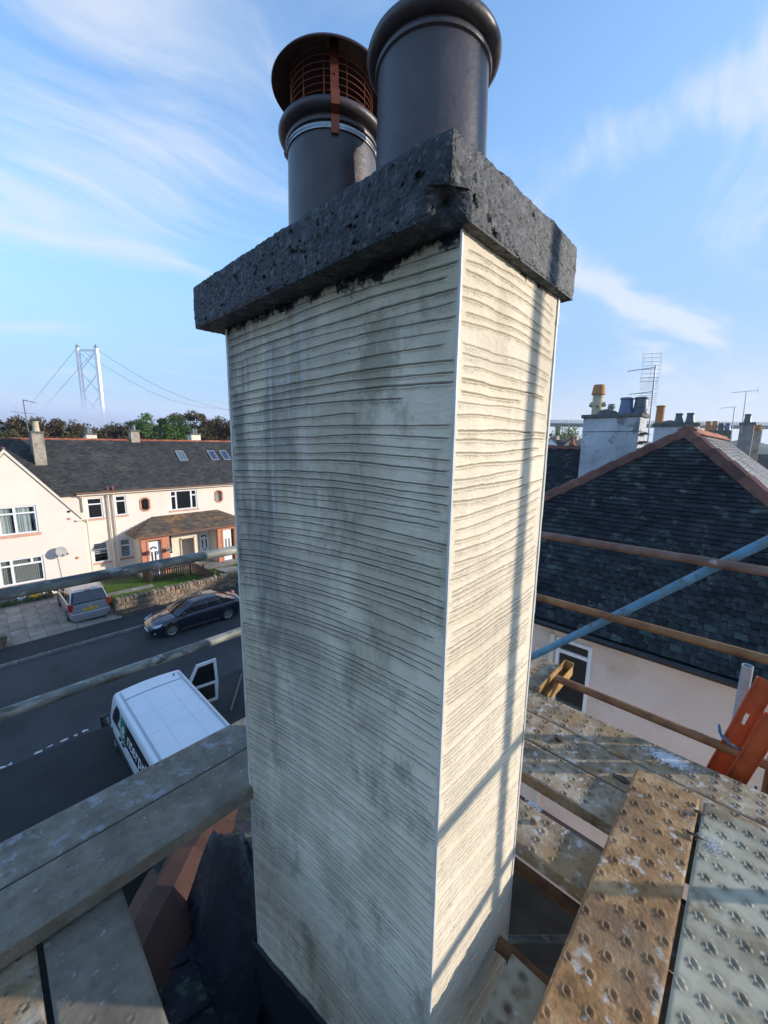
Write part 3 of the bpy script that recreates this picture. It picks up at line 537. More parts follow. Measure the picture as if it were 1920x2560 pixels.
# skylights
for (x0, x1) in ((11.43, 11.98), (13.93, 14.46), (14.95, 15.5)):
    y0, y1 = 33.05, 34.0
    pt = lambda x, y, d: Vector((x, y, EZ + (y - EY) * (RZ - EZ) / (RY - EY))) + Nd * d
    b = MB(); c0 = (pt(x0, y0, .05) + pt(x1, y1, .05)) / 2; hx = (x1 - x0) / 2; hy = (pt(x0, y1, 0) - pt(x0, y0, 0)).length / 2
    for sx in (-1, 1): b.obox(c0 + Vector((sx * hx, 0, 0)), Vector((0.04, 0, 0)), Vd * (hy + .04), Nd * 0.06)
    for sy in (-1, 1): b.obox(c0 + Vd * sy * hy, Vector((hx - .04, 0, 0)), Vd * 0.04, Nd * 0.058)
    fr = b.build('skylight', m_alu, ter)
    b = MB(); b.obox(c0 + Nd * 0.03, Vector((hx - .03, 0, 0)), Vd * (hy - .03), Nd * 0.004); b.build('pane', mat('skylight_glass', [(0.5, (0.10, 0.14, 0.15))], rough=0.05, coat=1) if x0 < 13 else mat('skylight_glass_b', [(0.5, (0.03, 0.045, 0.10))], rough=0.05, coat=1), fr)
# chimneys on the terrace
def stack(par, x0, x1, y0, y1, z0, z1, m, pots, cap=0.12, name='chimney'):
    b = MB(); b.box(x0, x1, y0, y1, z0, z1); st = b.build(name, m, par, bevel=0.01)
    c = MB(); c.box(x0 - .06, x1 + .06, y0 - .06, y1 + .06, z1, z1 + cap); c.build('coping', m_stack_top, st, bevel=0.015)
    for p in pots: pot_part(st, *p)
    return st
stack(ter, 2.84, 3.42, 32.9, 33.9, 7.0, 9.6, m_stack_brown, [(3.12, 33.2, 9.72, .17, .15, .62, m_pot_cream), (3.12, 33.65, 9.72, .15, .13, .45, m_pot_green)])
stack(ter, 8.70, 9.28, 34.9, 35.6, 8.9, 9.9, m_stack_brown, [(8.98, 35.2, 10.0, .15, .13, .42, m_pot_green)])
stack(ter, 6.2, 6.86, 36.5, 37.4, 8.2, 9.62, m_cream, [(6.35, 36.8, 9.72, .16, .15, .42, m_pot_green), (6.55, 37.1, 9.72, .16, .15, .42, m_pot_green)])
stack(ter, 13.7, 14.5, 36.5, 37.4, 8.2, 9.80, m_cream, [(13.95, 36.8, 9.92, .16, .15, .42, m_pot_green), (14.25, 37.0, 9.92, .16, .15, .42, m_pot_green)])
# gable wing
gw = thing('gabled_house', 'cream gable-fronted house at the left edge with satellite dish and white windows', 'house', (1.35, 29.9, 0))
gh = [(0.72, 2.34, 3.92, 5.52), (0.44, 2.36, 1.02, 2.55)]
mpG = mapY(YG)
holed_wall(mpG, -2.5, 4.45, 0, 4.51, [(0.72, 2.34, 3.92, 4.51), gh[1]]).build('wall', m_harl, gw)
b = MB(); th = 0.25
def gz(x): return 8.57 - abs(x - 1.35) * gs
# upper gable built round the window
for poly in ([(-1.69, 4.51), (0.72, 4.51), (0.72, gz(0.72))], [(0.72, 5.52), (2.34, 5.52), (2.34, gz(2.34)), (1.35, 8.57), (0.72, gz(0.72))], [(2.34, 4.51), (4.39, 4.51), (2.34, gz(2.34))]):
    b.prism([(x, YG, z) for x, z in poly], (0, th, 0))
b.build('gable_wall', m_harl, gw)
b = MB(); b.box(4.2, 4.45, YG + .25, 36, 0, 4.5); b.box(-2.5, -2.25, YG + .25, 36, 0, 4.5); b.box(-2.2, 4.15, YG + .26, 33.1, 2.9, 3.0); b.box(-2.2, 4.15, 33.1, 33.2, 0, 5.5); b.build('side_wall', m_harl, gw)
b = MB(); b.prism([(1.35, YG - .02, 8.62), (4.62, YG - .02, 8.62 - 3.27 * gs), (4.62, 35, 8.62 - 3.27 * gs), (1.35, 35, 8.62)], (-0.06, 0, -0.10)); b.prism([(1.35, YG - .02, 8.62), (-2.2, YG - .02, 8.62 - 3.55 * gs), (-2.2, 35, 8.62 - 3.55 * gs), (1.35, 35, 8.62)], (0.06, 0, -0.10)); b.build('roof', m_slate_l, gw)
b = MB()
for sg, xe in ((1, 4.68), (-1, -2.25)):
    zt, ze = 8.69, 8.69 - abs(xe - 1.35) * gs
    b.prism([(1.35, YG - .07, zt), (xe, YG - .07, ze), (xe, YG - .07, ze - .2), (1.35, YG - .07, zt - .2)], (0, 0.20, 0))
b.build('gable_skew', m_cream, gw)
b = MB(); b.lathe([(0.0, 0.14), (0.07, 0.10), (0.09, 0.04), (0.05, 0)], (1.35, YG + .05, 8.66), 10); b.build('finial', m_terra, gw, smooth=True)
window(gw, mpG, 0.72, 2.34, 3.92, 5.52, bars_v=(1.40,), bars_h=(5.1,), inner='curtain', fw=0.09, sw=0.14)
window(gw, mpG, 0.44, 2.36, 1.02, 2.55, bars_v=(0.98,), bars_h=(2.15,), part_h=(), inner='vertical', fw=0.10)
b = MB(); b.box(1.80, 1.90, YG + 0.045, YG + .098, 2.2, 2.48); b.build('mullion', m_white, gw)
for (x, z, r_, mm) in ((3.8, 4.96, .085, m_dark), (3.78, 4.53, .10, m_sill), (3.93, 2.05, .10, m_stone_red)):
    b = MB(); b.lathe([(r_ * 0.01, 0), (r_, 0), (r_, 0.03), (r_ * .7, 0.05), (r_ * .01, 0.05)], (0, 0, 0), 16)
    b.v = [(x + p[0], YG - p[2], z + p[1] * .8) for p in b.v]; b.build('wall_vent', mm, gw, smooth=True)
# satellite dish
sd = thing('satellite_dish', 'grey oval satellite dish on the cream gable wall above the parked silver car', 'satellite dish', (3.0, YG - .02, 2.45))
b = MB(); n = 24; vs = [(0, 0.03, 0)]; fs = []
for k in range(1, 5):
    for i in range(n):
        rr = 0.30 * k / 4; vs.append((rr * math.cos(2 * PI * i / n), 0.03 - 0.05 * (k / 4) ** 2, rr * 1.05 * math.sin(2 * PI * i / n)))
for i in range(n): fs.append((0, 1 + i, 1 + (i + 1) % n))
for k in range(3):
    for i in range(n): fs.append((1 + k * n + i, 1 + (k + 1) * n + i, 1 + (k + 1) * n + (i + 1) % n, 1 + k * n + (i + 1) % n))
b.add(vs, fs); d_ = b.build('reflector', m_dish, sd, local=True, smooth=True); sm_ = d_.modifiers.new('s', 'SOLIDIFY'); sm_.thickness = 0.012
d_.location = (0.16, -0.36, 0.2); d_.rotation_euler = (math.radians(-15), 0, math.radians(18))
b = MB(); b.path([(0, 0.0, 0.05), (0, -0.25, 0.05), (0.1, -0.33, 0.2)], 0.02); b.path([(0.1, -0.33, 0.0), (0.3, -0.62, 0.0), (0.42, -0.66, 0.06)], 0.013); b.build('bracket', m_alu, sd, local=True)
b = MB(); b.tube((0.42, -0.70, 0.06), (0.42, -0.60, 0.12), 0.035); b.build('receiver', m_black, sd, local=True)
b = MB(); b.path([(0, -0.012, 0.0), (0.06, -0.012, -1.0), (0.10, -0.012, -2.1)], 0.008, n=6); b.build('cable', m_black, sd, local=True)

# porch
mpP = mapY(YP)
b = MB()
po = thing('porch', 'open porch with mossy hipped slate roof, salmon stone piers and white doors', 'porch', (10.3, 29.05, 0))
for name, mm, boxes in (
    ('pier', m_stone_red, [(7.22, 7.66, YP, YP + .3, .1, 2.9), (8.42, 8.95, YP, YP + .3, .1, 2.9), (7.66, 8.42, YP, YP + .3, 2.6, 2.9)]),
    ('pier', m_stone_red, [(12.32, 12.74, YP, YP + .3, .1, 3.0), (13.6, 14.1, YP, YP + .3, .1, 3.0), (12.74, 13.6, YP, YP + .3, 2.62, 3.0)])):
    b = MB()
    for bb in boxes: b.box(*bb)
    o = b.build(name, mm, po)
    b = MB()
    x0, x1 = boxes[0][1], boxes[1][0]
    for q in ((x0 - .12, x0 - .06, YP - .03, YP - .001, .1, 2.72), (x1 + .06, x1 + .12, YP - .03, YP - .001, .1, 2.72), (x0 - .06, x1 + .06, YP - .03, YP - .001, 2.66, 2.72)): b.box(*q)
    b.build('moulding', m_stone_red, o)
for bb in ((7.22, 7.30, YP + .3, YM - .002, .1, 2.9), (8.87, 8.95, YP + .3, YM - .002, .1, 2.9), (12.32, 12.42, YP + .3, YM - .002, .1, 2.9), (14.0, 14.1, YP + .3, YM - .002, .1, 2.9), (8.95, 9.5, YP + 1.2, YP + 1.3, .1, 2.9), (9.5, 10.1, YP + 1.2, YP + 1.3, .1, 2.9), (11.0, 11.36, YP + 1.2, YP + 1.3, .1, 2.9), (10.1, 11.0, YP + 1.2, YP + 1.3, 2.13, 2.9), (12.16, 12.32, YP + 1.2, YP + 1.3, .1, 2.9)):
    b = MB(); b.box(*bb); b.build('inner_wall', m_cream, po)
b = MB(); b.box(8.95, 12.32, YP + .02, YP + .14, 2.75, 2.95); b.build('lintel', m_white, po)
b = MB(); b.box(7.1, 14.2, YP - .1, YM - .01, 0.0, 0.16); b.build('step', m_slab, po)
# doors
def door(par, x0, x1, z0, z1, Y, fan=True):
    b = MB(); b.box(x0, x1, Y, Y + .05, z0, z1); d = b.build('door', m_white, par)
    w_ = x1 - x0; cx_ = (x0 + x1) / 2; h = z1 - z0
    g_ = MB()
    for sx in (-1, 1): g_.box(cx_ + sx * w_ * .2 - .045, cx_ + sx * w_ * .2 + .045, Y - .008, Y - .002, z0 + h * .42, z0 + h * .70)
    if fan:
        for k in range(4):
            a0, a1 = PI * (k + .08) / 4, PI * (k + .92) / 4
            g_.prism([(cx_ + .10 * math.cos(a0), Y - .008, z0 + h * .77 + .10 * math.sin(a0)), (cx_ + .24 * math.cos(a0), Y - .008, z0 + h * .77 + .2 * math.sin(a0)), (cx_ + .24 * math.cos(a1), Y - .008, z0 + h * .77 + .2 * math.sin(a1)), (cx_ + .10 * math.cos(a1), Y - .008, z0 + h * .77 + .10 * math.sin(a1))], (0, 0.006, 0))
    g_.build('door_glass', m_black, d)
    l_ = MB(); l_.box(cx_ - .13, cx_ + .13, Y - .014, Y - .001, z0 + h * .36, z0 + h * .385); l_.build('letter_box', m_black, d)
    return d
door(po, 7.70, 8.22, .16, 2.5, YP + .16); door(po, 11.42, 12.12, .16, 2.55, YP + 1.22); door(po, 12.80, 13.42, .16, 2.58, YP + .16, fan=False)
b = MB(); b.box(8.22, 8.40, YP + .17, YP + .2, .16, 2.5); b.build('side_light', m_white, po)
b = MB(); b.box(9.02, 9.45, YP + 1.15, YP + 1.19, .16, 1.2); b.build('low_panel', m_white, po)
b = MB(); b.box(9.02, 9.45, YP + 1.16, YP + 1.185, 1.2, 2.5); b.build('pane', m_black, po)
b = MB(); b.box(10.05, 10.10, YP + 1.1, YP + 1.2, .1, 2.2); b.box(11.0, 11.05, YP + 1.1, YP + 1.2, .1, 2.2); b.box(10.05, 11.05, YP + 1.1, YP + 1.2, 2.13, 2.2); b.build('doorway_trim', m_cream, po)
# porch roof: eaves rectangle x 6.85..14.9, y 28.75..; top x 8.65..13.1 z 3.85 at Y 31
E0, E1, EYp, EZp = 6.85, 14.9, 28.75, 3.0; T0, T1, TY, TZ = 8.65, 13.1, 30.99, 3.87
b = MB(); b.add([(E0, EYp, EZp), (E1, EYp, EZp), (E1, TY, EZp + .0), (E0, TY, EZp), (T0, TY, TZ), (T1, TY, TZ), (E0, EYp, EZp - .1), (E1, EYp, EZp - .1), (E1, TY, EZp - .1), (E0, TY, EZp - .1)], [(0, 1, 5, 4), (0, 4, 3), (1, 2, 5), (6, 9, 8, 7), (0, 6, 7, 1), (0, 3, 9, 6), (1, 7, 8, 2), (3, 4, 5, 2), (3, 2, 8, 9)])
b.build('roof', m_slate_moss, po)
pl = math.hypot(TY - EYp, TZ - EZp); pV = Vector((0, (TY - EYp) / pl, (TZ - EZp) / pl)); pN = Vector((0, -pV.z, pV.y))
def in_p(u, v): f = v / pl; return E0 + (T0 - E0) * f + .05 < u < E1 + (T1 - E1) * f - .05 and v < pl - .1
sl = slate_field((0, EYp, EZp), (1, 0, 0), pV, pN, in_p, 14, 0.17, 0.25, L=.26, th=.016, jit=.03)
slates_joined('slates', sl, m_slate_moss, po)
# left hip face of the porch roof
hp = (Vector((T0, TY, TZ)) - Vector((E0, TY, EZp))); hl = hp.length; hV = hp.normalized(); hN = Vector((-hV.z, 0, hV.x))
def in_h(u, v): return -(TY - EYp) * (1 - v / hl) + .05 < u < -.02
sl = slate_field((E0, TY, EZp), (0, 1, 0), hV, hN, in_h, 11, 0.17, 0.25, L=.26, th=.016)
slates_joined('slates', sl, m_slate_moss, po)
b = MB(); b.box(E0, E1, EYp - .06, EYp - .005, EZp - .13, EZp - .02); b.build('fascia', m_gutter, po)
for x, lab, fl in ((7.45, 'hanging basket of red flowers left of the first salmon porch door', mat('red_foliage', [(0.4, (0.20, 0.03, 0.02)), (0.7, (0.32, 0.07, 0.04))], scale=20)), (8.75, 'hanging basket of pale flowers right of the first salmon porch door', mat('pale_flowers', [(0.4, (0.45, 0.40, 0.34)), (0.7, (0.62, 0.58, 0.52))], scale=20))):
    hb = thing('hanging_basket', lab, 'hanging basket', (x, YP - .25, 1.75), 0, 'hanging baskets on the porch')
    b = MB(); b.lathe([(.01, 0), (.12, .03), (.17, .12), (.18, .16), (.01, .17)], (0, 0, 0), 14); b.build('basket', m_lump, hb, local=True)
    n = 220; V = []; 
    for i in range(n):
        a = random.uniform(0, 2 * PI); r_ = random.uniform(0, .22); z = .14 + random.uniform(-.12, .14) - r_ * .2; c = Vector((r_ * math.cos(a), r_ * math.sin(a), z)); u = Vector((random.gauss(0, 1), random.gauss(0, 1), random.gauss(0, 1))).normalized() * .03; v = u.orthogonal().normalized() * .03
        V += [c - u, c + v, c + u, c - v]
    me = npmesh('plants', np.array(V), np.arange(4 * n).reshape(-1, 4)); link('plants', me, fl, hb)
    b = MB(); b.path([(0, .25, .5), (0, 0, .5), (0, 0, .2)], .008, n=6); b.build('bracket', m_black, hb, local=True)

# ------------------------------------------------------------------ picket fence, stone wall, gate, bins
def pickets(p0, p1, z0, h, label, par_name='picket_fence'):
    p0, p1 = Vector(p0), Vector(p1); L = (p1 - p0).length; ang = math.atan2(p1.y - p0.y, p1.x - p0.x)
    t = thing(par_name, label, 'fence', (p0.x, p0.y, z0), ang)
    n = int(L / .135); pk = MB()
    pk.add([(-.04, -.01, 0.05), (.04, -.01, 0.05), (.04, -.01, h - .04), (0, -.01, h), (-.04, -.01, h - .04), (-.04, .01, 0.05), (.04, .01, 0.05), (.04, .01, h - .04), (0, .01, h), (-.04, .01, h - .04)], [(0, 1, 2, 3, 4), (9, 8, 7, 6, 5), (0, 5, 6, 1), (1, 6, 7, 2), (2, 7, 8, 3), (3, 8, 9, 4), (4, 9, 5, 0)])
    o = pk.build('picket', m_fence, t, local=True)
    for i in range(n):
        c = o if i == 0 else copy_obj(o); c.location = ((i + .5) * L / n, -.03, random.uniform(-.01, .01))
    for z in (.25, h - .25):
        b = MB(); b.box(0, L, 0, .04, z - .035, z + .035); b.build('rail', m_fence, t, local=True)
    for x in np.linspace(0, L, max(2, int(L / 1.3) + 1)):
        b = MB(); b.box(x - .05, x + .05, .0, .10, 0, h + .06); b.build('post', m_fence, t, local=True)
    return t
pickets((7.15, 27.42, 0), (9.62, 27.42, 0), .1, 1.08, 'brown picket fence running along the lawn in front of the porch')
t = pickets((9.7, 27.35, 0), (9.85, 24.1, 0), .1, 1.08, 'dark brown picket fence running from the porch fence to the stone wall')
pickets((7.15, 28.9, 0), (7.1, 27.5, 0), .1, 1.08, 'short brown picket fence returning towards the salmon doorway')
sw_ = thing('stone_wall', 'low rubble stone garden wall with upright cope stones behind the black car', 'wall', (7.6, 23.75, 0))
b = MB(); b.box(4.42, 11.0, 23.60, 23.968, 0.0, 0.74); b.build('mortar_core', m_joint, sw_)
stones = []
proto = []
for k in range(5):
    bm = bmesh.new(); bmesh.ops.create_cube(bm, size=1); bmesh.ops.bevel(bm, geom=bm.edges[:] , offset=.12, segments=1, affect='EDGES', clamp_overlap=True)
    for v in bm.verts: v.co += Vector((random.uniform(-.07, .07), random.uniform(-.05, .05), random.uniform(-.07, .07)))
    me = bpy.data.meshes.new('stone'); bm.to_mesh(me); bm.free(); me.materials.append(m_rubble); proto.append(me)
def stone(par, name, c, sx, sy, sz, ry=0):
    o = bpy.data.objects.new(name, random.choice(proto)); COL.objects.link(o); o.parent = par; o.location = Vector(c) - woff(par); o.scale = (sx, sy, sz); o.rotation_euler = (random.uniform(-.1, .1), ry + random.uniform(-.12, .12), random.uniform(-.12, .12)); return o
ns = 0
for row in range(4):
    x = 4.45; z = 0.10 + row * .16
    while x < 10.95 and ns < 240:
        w_ = random.uniform(.16, .42); h = random.uniform(.11, .155)
        stone(sw_, 'stone', (x + w_ / 2, 23.61 + random.uniform(-.01, .015), z + .08), w_ * .94, .10, h); ns += 1
        x += w_ + .015
x = 4.5
while x < 11.0:
    w_ = random.uniform(.15, .27); h = random.uniform(.20, .30)
    stone(sw_, 'cope_stone', (x + w_ / 2, 23.78 + random.uniform(-.02, .02), .74 + h / 2 - .02), w_ * .98, .40, h, random.uniform(-.06, .06)); x += w_ + .01
for x in np.arange(0, 4): pass
# end wall at left edge of the frame
ew = thing('brick_pier', 'orange brick gate pier on a rubble wall at the left edge of the driveway', 'wall', (-0.2, 23.6, 0))
b = MB(); b.box(-3.0, 0.22, 23.3, 23.62, 0, .62); b.build('mortar_core', m_joint, ew)
x = -1.2
for row in range(3):
    x = -0.9
    while x < 0.2:
        w_ = random.uniform(.16, .3); stone(ew, 'stone', (x + w_ / 2, 23.3, .17 + row * .19), w_ * .95, .08, .16); x += w_
b = MB(); b.box(-0.45, -.02, 24.4, 24.8, 0, 1.3); b.build('pier', m_terra, ew)
b = MB(); b.box(-0.5, .03, 24.35, 24.85, 1.3, 1.38); b.build('pier_cap', m_kerb, ew)
gt = thing('metal_gate', 'black metal garden gate standing open beyond the stone wall end', 'gate', (11.5, 24.2, 0.1))
b = MB()
for z in (.12, .5, .95): b.box(0, .9, -.015, .015, z - .015, z + .015)
for x in np.linspace(0, .9, 8): b.box(x - .008, x + .008, -.012, .012, .0, 1.0)
b.build('gate_frame', m_black, gt, local=True)
gt.rotation_euler = (0, 0, math.radians(65))
# planters by gable
def plant_pot(x, y, z, r_, h, mm, fm, lab, n=260, sp=.2):
    t = thing('plant_pot', lab, 'plant pot', (x, y, z)); b = MB(); b.lathe([(r_ * .7, 0), (r_ * .75, .01), (r_, h - .03), (r_ * 1.08, h - .03), (r_ * 1.08, h), (.01, h - .02)], (0, 0, 0), 16); b.build('pot', mm, t, local=True, smooth=False)
    V = []
    for i in range(n):
        a = random.uniform(0, 2 * PI); q = random.uniform(0, sp); c = Vector((q * math.cos(a), q * math.sin(a), h + random.uniform(0, .2))); u = Vector((random.gauss(0, 1), random.gauss(0, 1), random.gauss(0, 1))).normalized() * .035; v = u.orthogonal().normalized() * .03
        V += [c - u, c + v, c + u, c - v]
    link('plant', npmesh('plant', np.array(V), np.arange(4 * n).reshape(-1, 4)), fm, t)
plant_pot(2.35, 29.2, .1, .16, .26, m_terra, m_leaf_d, 'orange clay plant pot with green plant by the silver car', 150, .14)
plant_pot(1.75, 29.35, .1, .16, .15, m_lump, m_flower, 'dark bowl of bright yellow flowers against the gable wall', 300, .26)
plant_pot(1.15, 29.45, .1, .17, .3, m_white, m_leaf_d, 'white plant pot against the gable wall beside yellow flowers', 90, .12)
plant_pot(4.75, 28.8, .1, .17, .25, m_terra, m_leaf_g, 'orange clay pot at the gable corner beside the paved path', 110, .15)
bd = MB(); bd.box(-3, 2.6, 28.75, 28.83, .09, .16); bd.build('border_edging', m_kerb, kind='structure')
V = []; n = 2600
for i in range(n):
    c = Vector((random.uniform(-1, 2.5), random.uniform(28.85, 29.8), .12 + random.uniform(0, .22))); u = Vector((random.gauss(0, 1), random.gauss(0, 1), random.gauss(0, 1))).normalized() * .03; v = u.orthogonal().normalized() * .03
    V += [c - u, c + v, c + u, c - v]
o = link('ground_cover', npmesh('ground_cover', np.array(V), np.arange(4 * n).reshape(-1, 4)), m_leaf_d, None, 'stuff'); tag(o, 'low green ground cover in the border under the gable wall', None)
# ================================================================== VEHICLES
def interp(tab, x):
    xs = [t[0] for t in tab]; return [float(np.interp(x, xs, [t[k] for t in tab])) for k in range(1, len(tab[0]))]
def smoothpoly(tab, n):
    """cosine-smoothed resample of station table"""
    xs = np.linspace(tab[0][0], tab[-1][0], n); arr = np.array([interp(tab, x) for x in xs]); ker = np.array([.15, .2, .3, .2, .15])
    for _ in range(2):
        p = np.pad(arr, ((2, 2), (0, 0)), mode='edge'); arr = sum(ker[i] * p[i:i + len(arr)] for i in range(5))
    return xs, arr
def car_body(par, L, tab, m, wheels, R, zb=.17):
    """tab: x, half width, shoulder z, top centre z.  wheels: x positions"""
    xs, arr = smoothpoly(tab, 90); rows = []
    for x, (hw, zs, zt) in zip(xs, arr):
        end = min(x, L - x); tk = min(1, .55 + end / .5 * .45) if end < .5 else 1
        r = []
        for k, (fy, fz) in enumerate(((.80, 0), (.93, .02), (.965, .12), (.975, .25), (.985, .38), (1.0, .52), (1.0, .64), (.99, .76), (.975, .88), (.94, .96), (.88, 1.0))):
            r.append((x, hw * fy * (tk ** .25), zb + (zs - zb) * fz))
        for f in (.8, .6, .4, .2, 0.0):
            r.append((x, hw * .88 * f * (tk ** .25), zs + (zt - zs) * (1 - f * f)))
        rows.append(r)
    nr = len(rows[0]); V = []; F = []
    for r in rows: V += [(p[0], p[1], p[2]) for p in r] 
    off = len(V)
    for r in rows: V += [(p[0], -p[1], p[2]) for p in r]
    for i in range(len(rows) - 1):
        for k in range(nr - 1):
            c = [(rows[i][k][a] + rows[i + 1][k][a] + rows[i][k + 1][a] + rows[i + 1][k + 1][a]) / 4 for a in range(3)]
            if k < 9 and any((c[0] - wx) ** 2 + (c[2] - R) ** 2 < (R * 1.13) ** 2 for wx in wheels): continue
            F.append((i * nr + k, (i + 1) * nr + k, (i + 1) * nr + k + 1, i * nr + k + 1)); F.append((off + i * nr + k, off + i * nr + k + 1, off + (i + 1) * nr + k + 1, off + (i + 1) * nr + k))
    # close ends
    for i in (0, len(rows) - 1):
        for k in range(nr - 1): F.append((i * nr + k, i * nr + k + 1, off + i * nr + k + 1, off + i * nr + k))
    b = MB(); b.add(V, F); o = b.build('body', m, par, local=True, smooth=True); 
    u = MB(); hwm = max(t[1] for t in tab) * .9; u.box(.25, L - .25, -hwm * .92, hwm * .92, zb - .02, zb + .3); u.build('underbody', m_black, par, local=True)
    for wx in wheels:
        for s_ in (-1, 1):
            u = MB(); u.tube((wx, s_ * hwm * .72, R), (wx, s_ * hwm * .96, R), R * 1.12, n=24); u.build('wheel_arch', m_black, par, local=True)
    return o
def wheel(par, x, y, R, spokes=10, m=None):
    s_ = 1 if y > 0 else -1
    b = MB(); b.lathe([(R * .66, -.09), (R * .93, -.10), (R, -.07), (R, .07), (R * .93, .10), (R * .66, .09)], n=32, closed=True); b.v = [(x + p[0], y + p[2], R + p[1]) for p in b.v]
    wh = b.build('wheel', m_tyre, par, local=True, smooth=True)
    b = MB(); b.lathe([(R * .66, .08), (R * .60, .07), (R * .58, 0.0)], n=32); b.lathe([(.01, .07), (R * .16, .065), (R * .18, .03)], n=16)
    b.lathe([(.01, .0), (R * .6, .0)], n=24)
    for k in range(spokes):
        a = 2 * PI * k / spokes; d = Vector((math.cos(a), math.sin(a), 0)); q = Vector((-d.y, d.x, 0)); b.obox(d * R * .37 + Vector((0, 0, .05)), d * R * .25, q * R * .045, (0, 0, .018))
    b.v = [(x + p[0], y + s_ * p[2], R + p[1]) for p in b.v]
    b.build('rim', m or m_rim, wh, local=True)
    return wh
def greenhouse(par, A, B, Cc, D, hwb, hwr, m, zbelt_front, zbelt_rear, zr, crown=.05, belt=None, pillars=(0.45, 0.78)):
    """A windscreen base x, B roof front x, Cc roof rear x, D rear screen base x"""
    n = 8
    def ring(t):     # 0 belt .. 1 roof
        xa = A + (B - A) * t; xd = D + (Cc - D) * t; za = zbelt_front + (zr - zbelt_front) * t; zd = zbelt_rear + (zr - zbelt_rear) * t
        hw = hwb + (hwr - hwb) * (t ** 1.3); return xa, xd, za, zd, hw
    rings = [ring(k / n) for k in range(n + 1)]; b = MB()
    def side(s_, u0, u1, t0, t1, d=0.0, nt=6):
        vs = []; 
        for k in range(nt + 1):
            t = t0 + (t1 - t0) * k / nt; xa, xd, za, zd, hw = ring(t)
            for u in (u0, u1): vs.append((xa + (xd - xa) * u, s_ * (hw + d), za + (zd - za) * u))
        return vs, [(2 * k, 2 * k + 1, 2 * k + 3, 2 * k + 2) for k in range(nt)]
    for s_ in (-1, 1): b.add(*side(s_, 0, 1, 0, 1))
    def screen(front, d=0.0, t0=0, t1=1, y0=-1, y1=1, ny=8, nt=6):
        vs = []
        for k in range(nt + 1):
            t = t0 + (t1 - t0) * k / nt; xa, xd, za, zd, hw = ring(t)
            for j in range(ny + 1):
                f = y0 + (y1 - y0) * j / ny; bul = .10 * (1 - f * f)
                x = (xa - bul - d) if front else (xd + bul * .6 + d); vs.append((x, f * hw, za if front else zd))
        fs = [(k * (ny + 1) + j, k * (ny + 1) + j + 1, (k + 1) * (ny + 1) + j + 1, (k + 1) * (ny + 1) + j) for k in range(nt) for j in range(ny)]
        return vs, fs
    b.add(*screen(True)); b.add(*screen(False)); b.build('windows', m_cglass, par, local=True, smooth=True)
    # seats / dark inside
    i_ = MB(); i_.box(A + .5, D - .4, -hwb * .8, hwb * .8, zbelt_front - .3, zbelt_front + .05); 
    for x in (A + .9, A + 1.75):
        for y in (-.35, .35): i_.box(x, x + .15, y - .22, y + .22, zbelt_front - .1, zbelt_front + .38)
    i_.build('seats', m_dark, par, local=True, bevel=.04)
    p = MB()
    for s_ in (-1, 1):
        p.add(*side(s_, -.01, .03, 0, 1, .006)); p.add(*side(s_, .965, 1.01, 0, 1, .006)); p.add(*side(s_, 0, 1, .90, 1.0, .008))
        for u in pillars: p.add(*side(s_, u - .016, u + .016, 0, 1, .005))
    for fr_ in (True, False):
        p.add(*screen(fr_, .006, 0, 1, -1.0, -.93, 1)); p.add(*screen(fr_, .006, 0, 1, .93, 1.0, 1)); p.add(*screen(fr_, .006, .9, 1.0))
    p.build('pillars', m, par, local=True, smooth=False, fixn=False)
    xa, xd, za, zd, hw = ring(1); vs = []; nx, ny = 16, 10
    for i in range(nx + 1):
        u = i / nx
        for j in range(ny + 1):
            f = -1 + 2 * j / ny; bu = .10 * (1 - f * f)
            x = (xa - bu) + ((xd + bu * .6) - (xa - bu)) * u; vs.append((x, f * (hw + .006), zr + crown * (1 - f ** 4) * math.sin(PI * (.1 + .8 * u)) ** .7))
    r_ = MB(); r_.add(vs, [(i * (ny + 1) + j, (i + 1) * (ny + 1) + j, (i + 1) * (ny + 1) + j + 1, i * (ny + 1) + j + 1) for i in range(nx) for j in range(ny)])
    r_.build('roof', m, par, local=True, smooth=True)
    return ring
def text_mesh(name, s_, size, m, par, M_, ext=0.002):
    cu = bpy.data.curves.new(name, 'FONT'); cu.body = s_; cu.size = size; cu.extrude = ext; cu.align_x = 'CENTER'; cu.align_y = 'CENTER'; cu.resolution_u = 3
    t = bpy.data.objects.new(name + '_c', cu); COL.objects.link(t); dg = bpy.context.evaluated_depsgraph_get(); me = bpy.data.meshes.new_from_object(t.evaluated_get(dg)); bpy.data.objects.remove(t)
    me.name = name; me.transform(M_); me.materials.clear(); me.materials.append(m); return link(name, me, m, par)

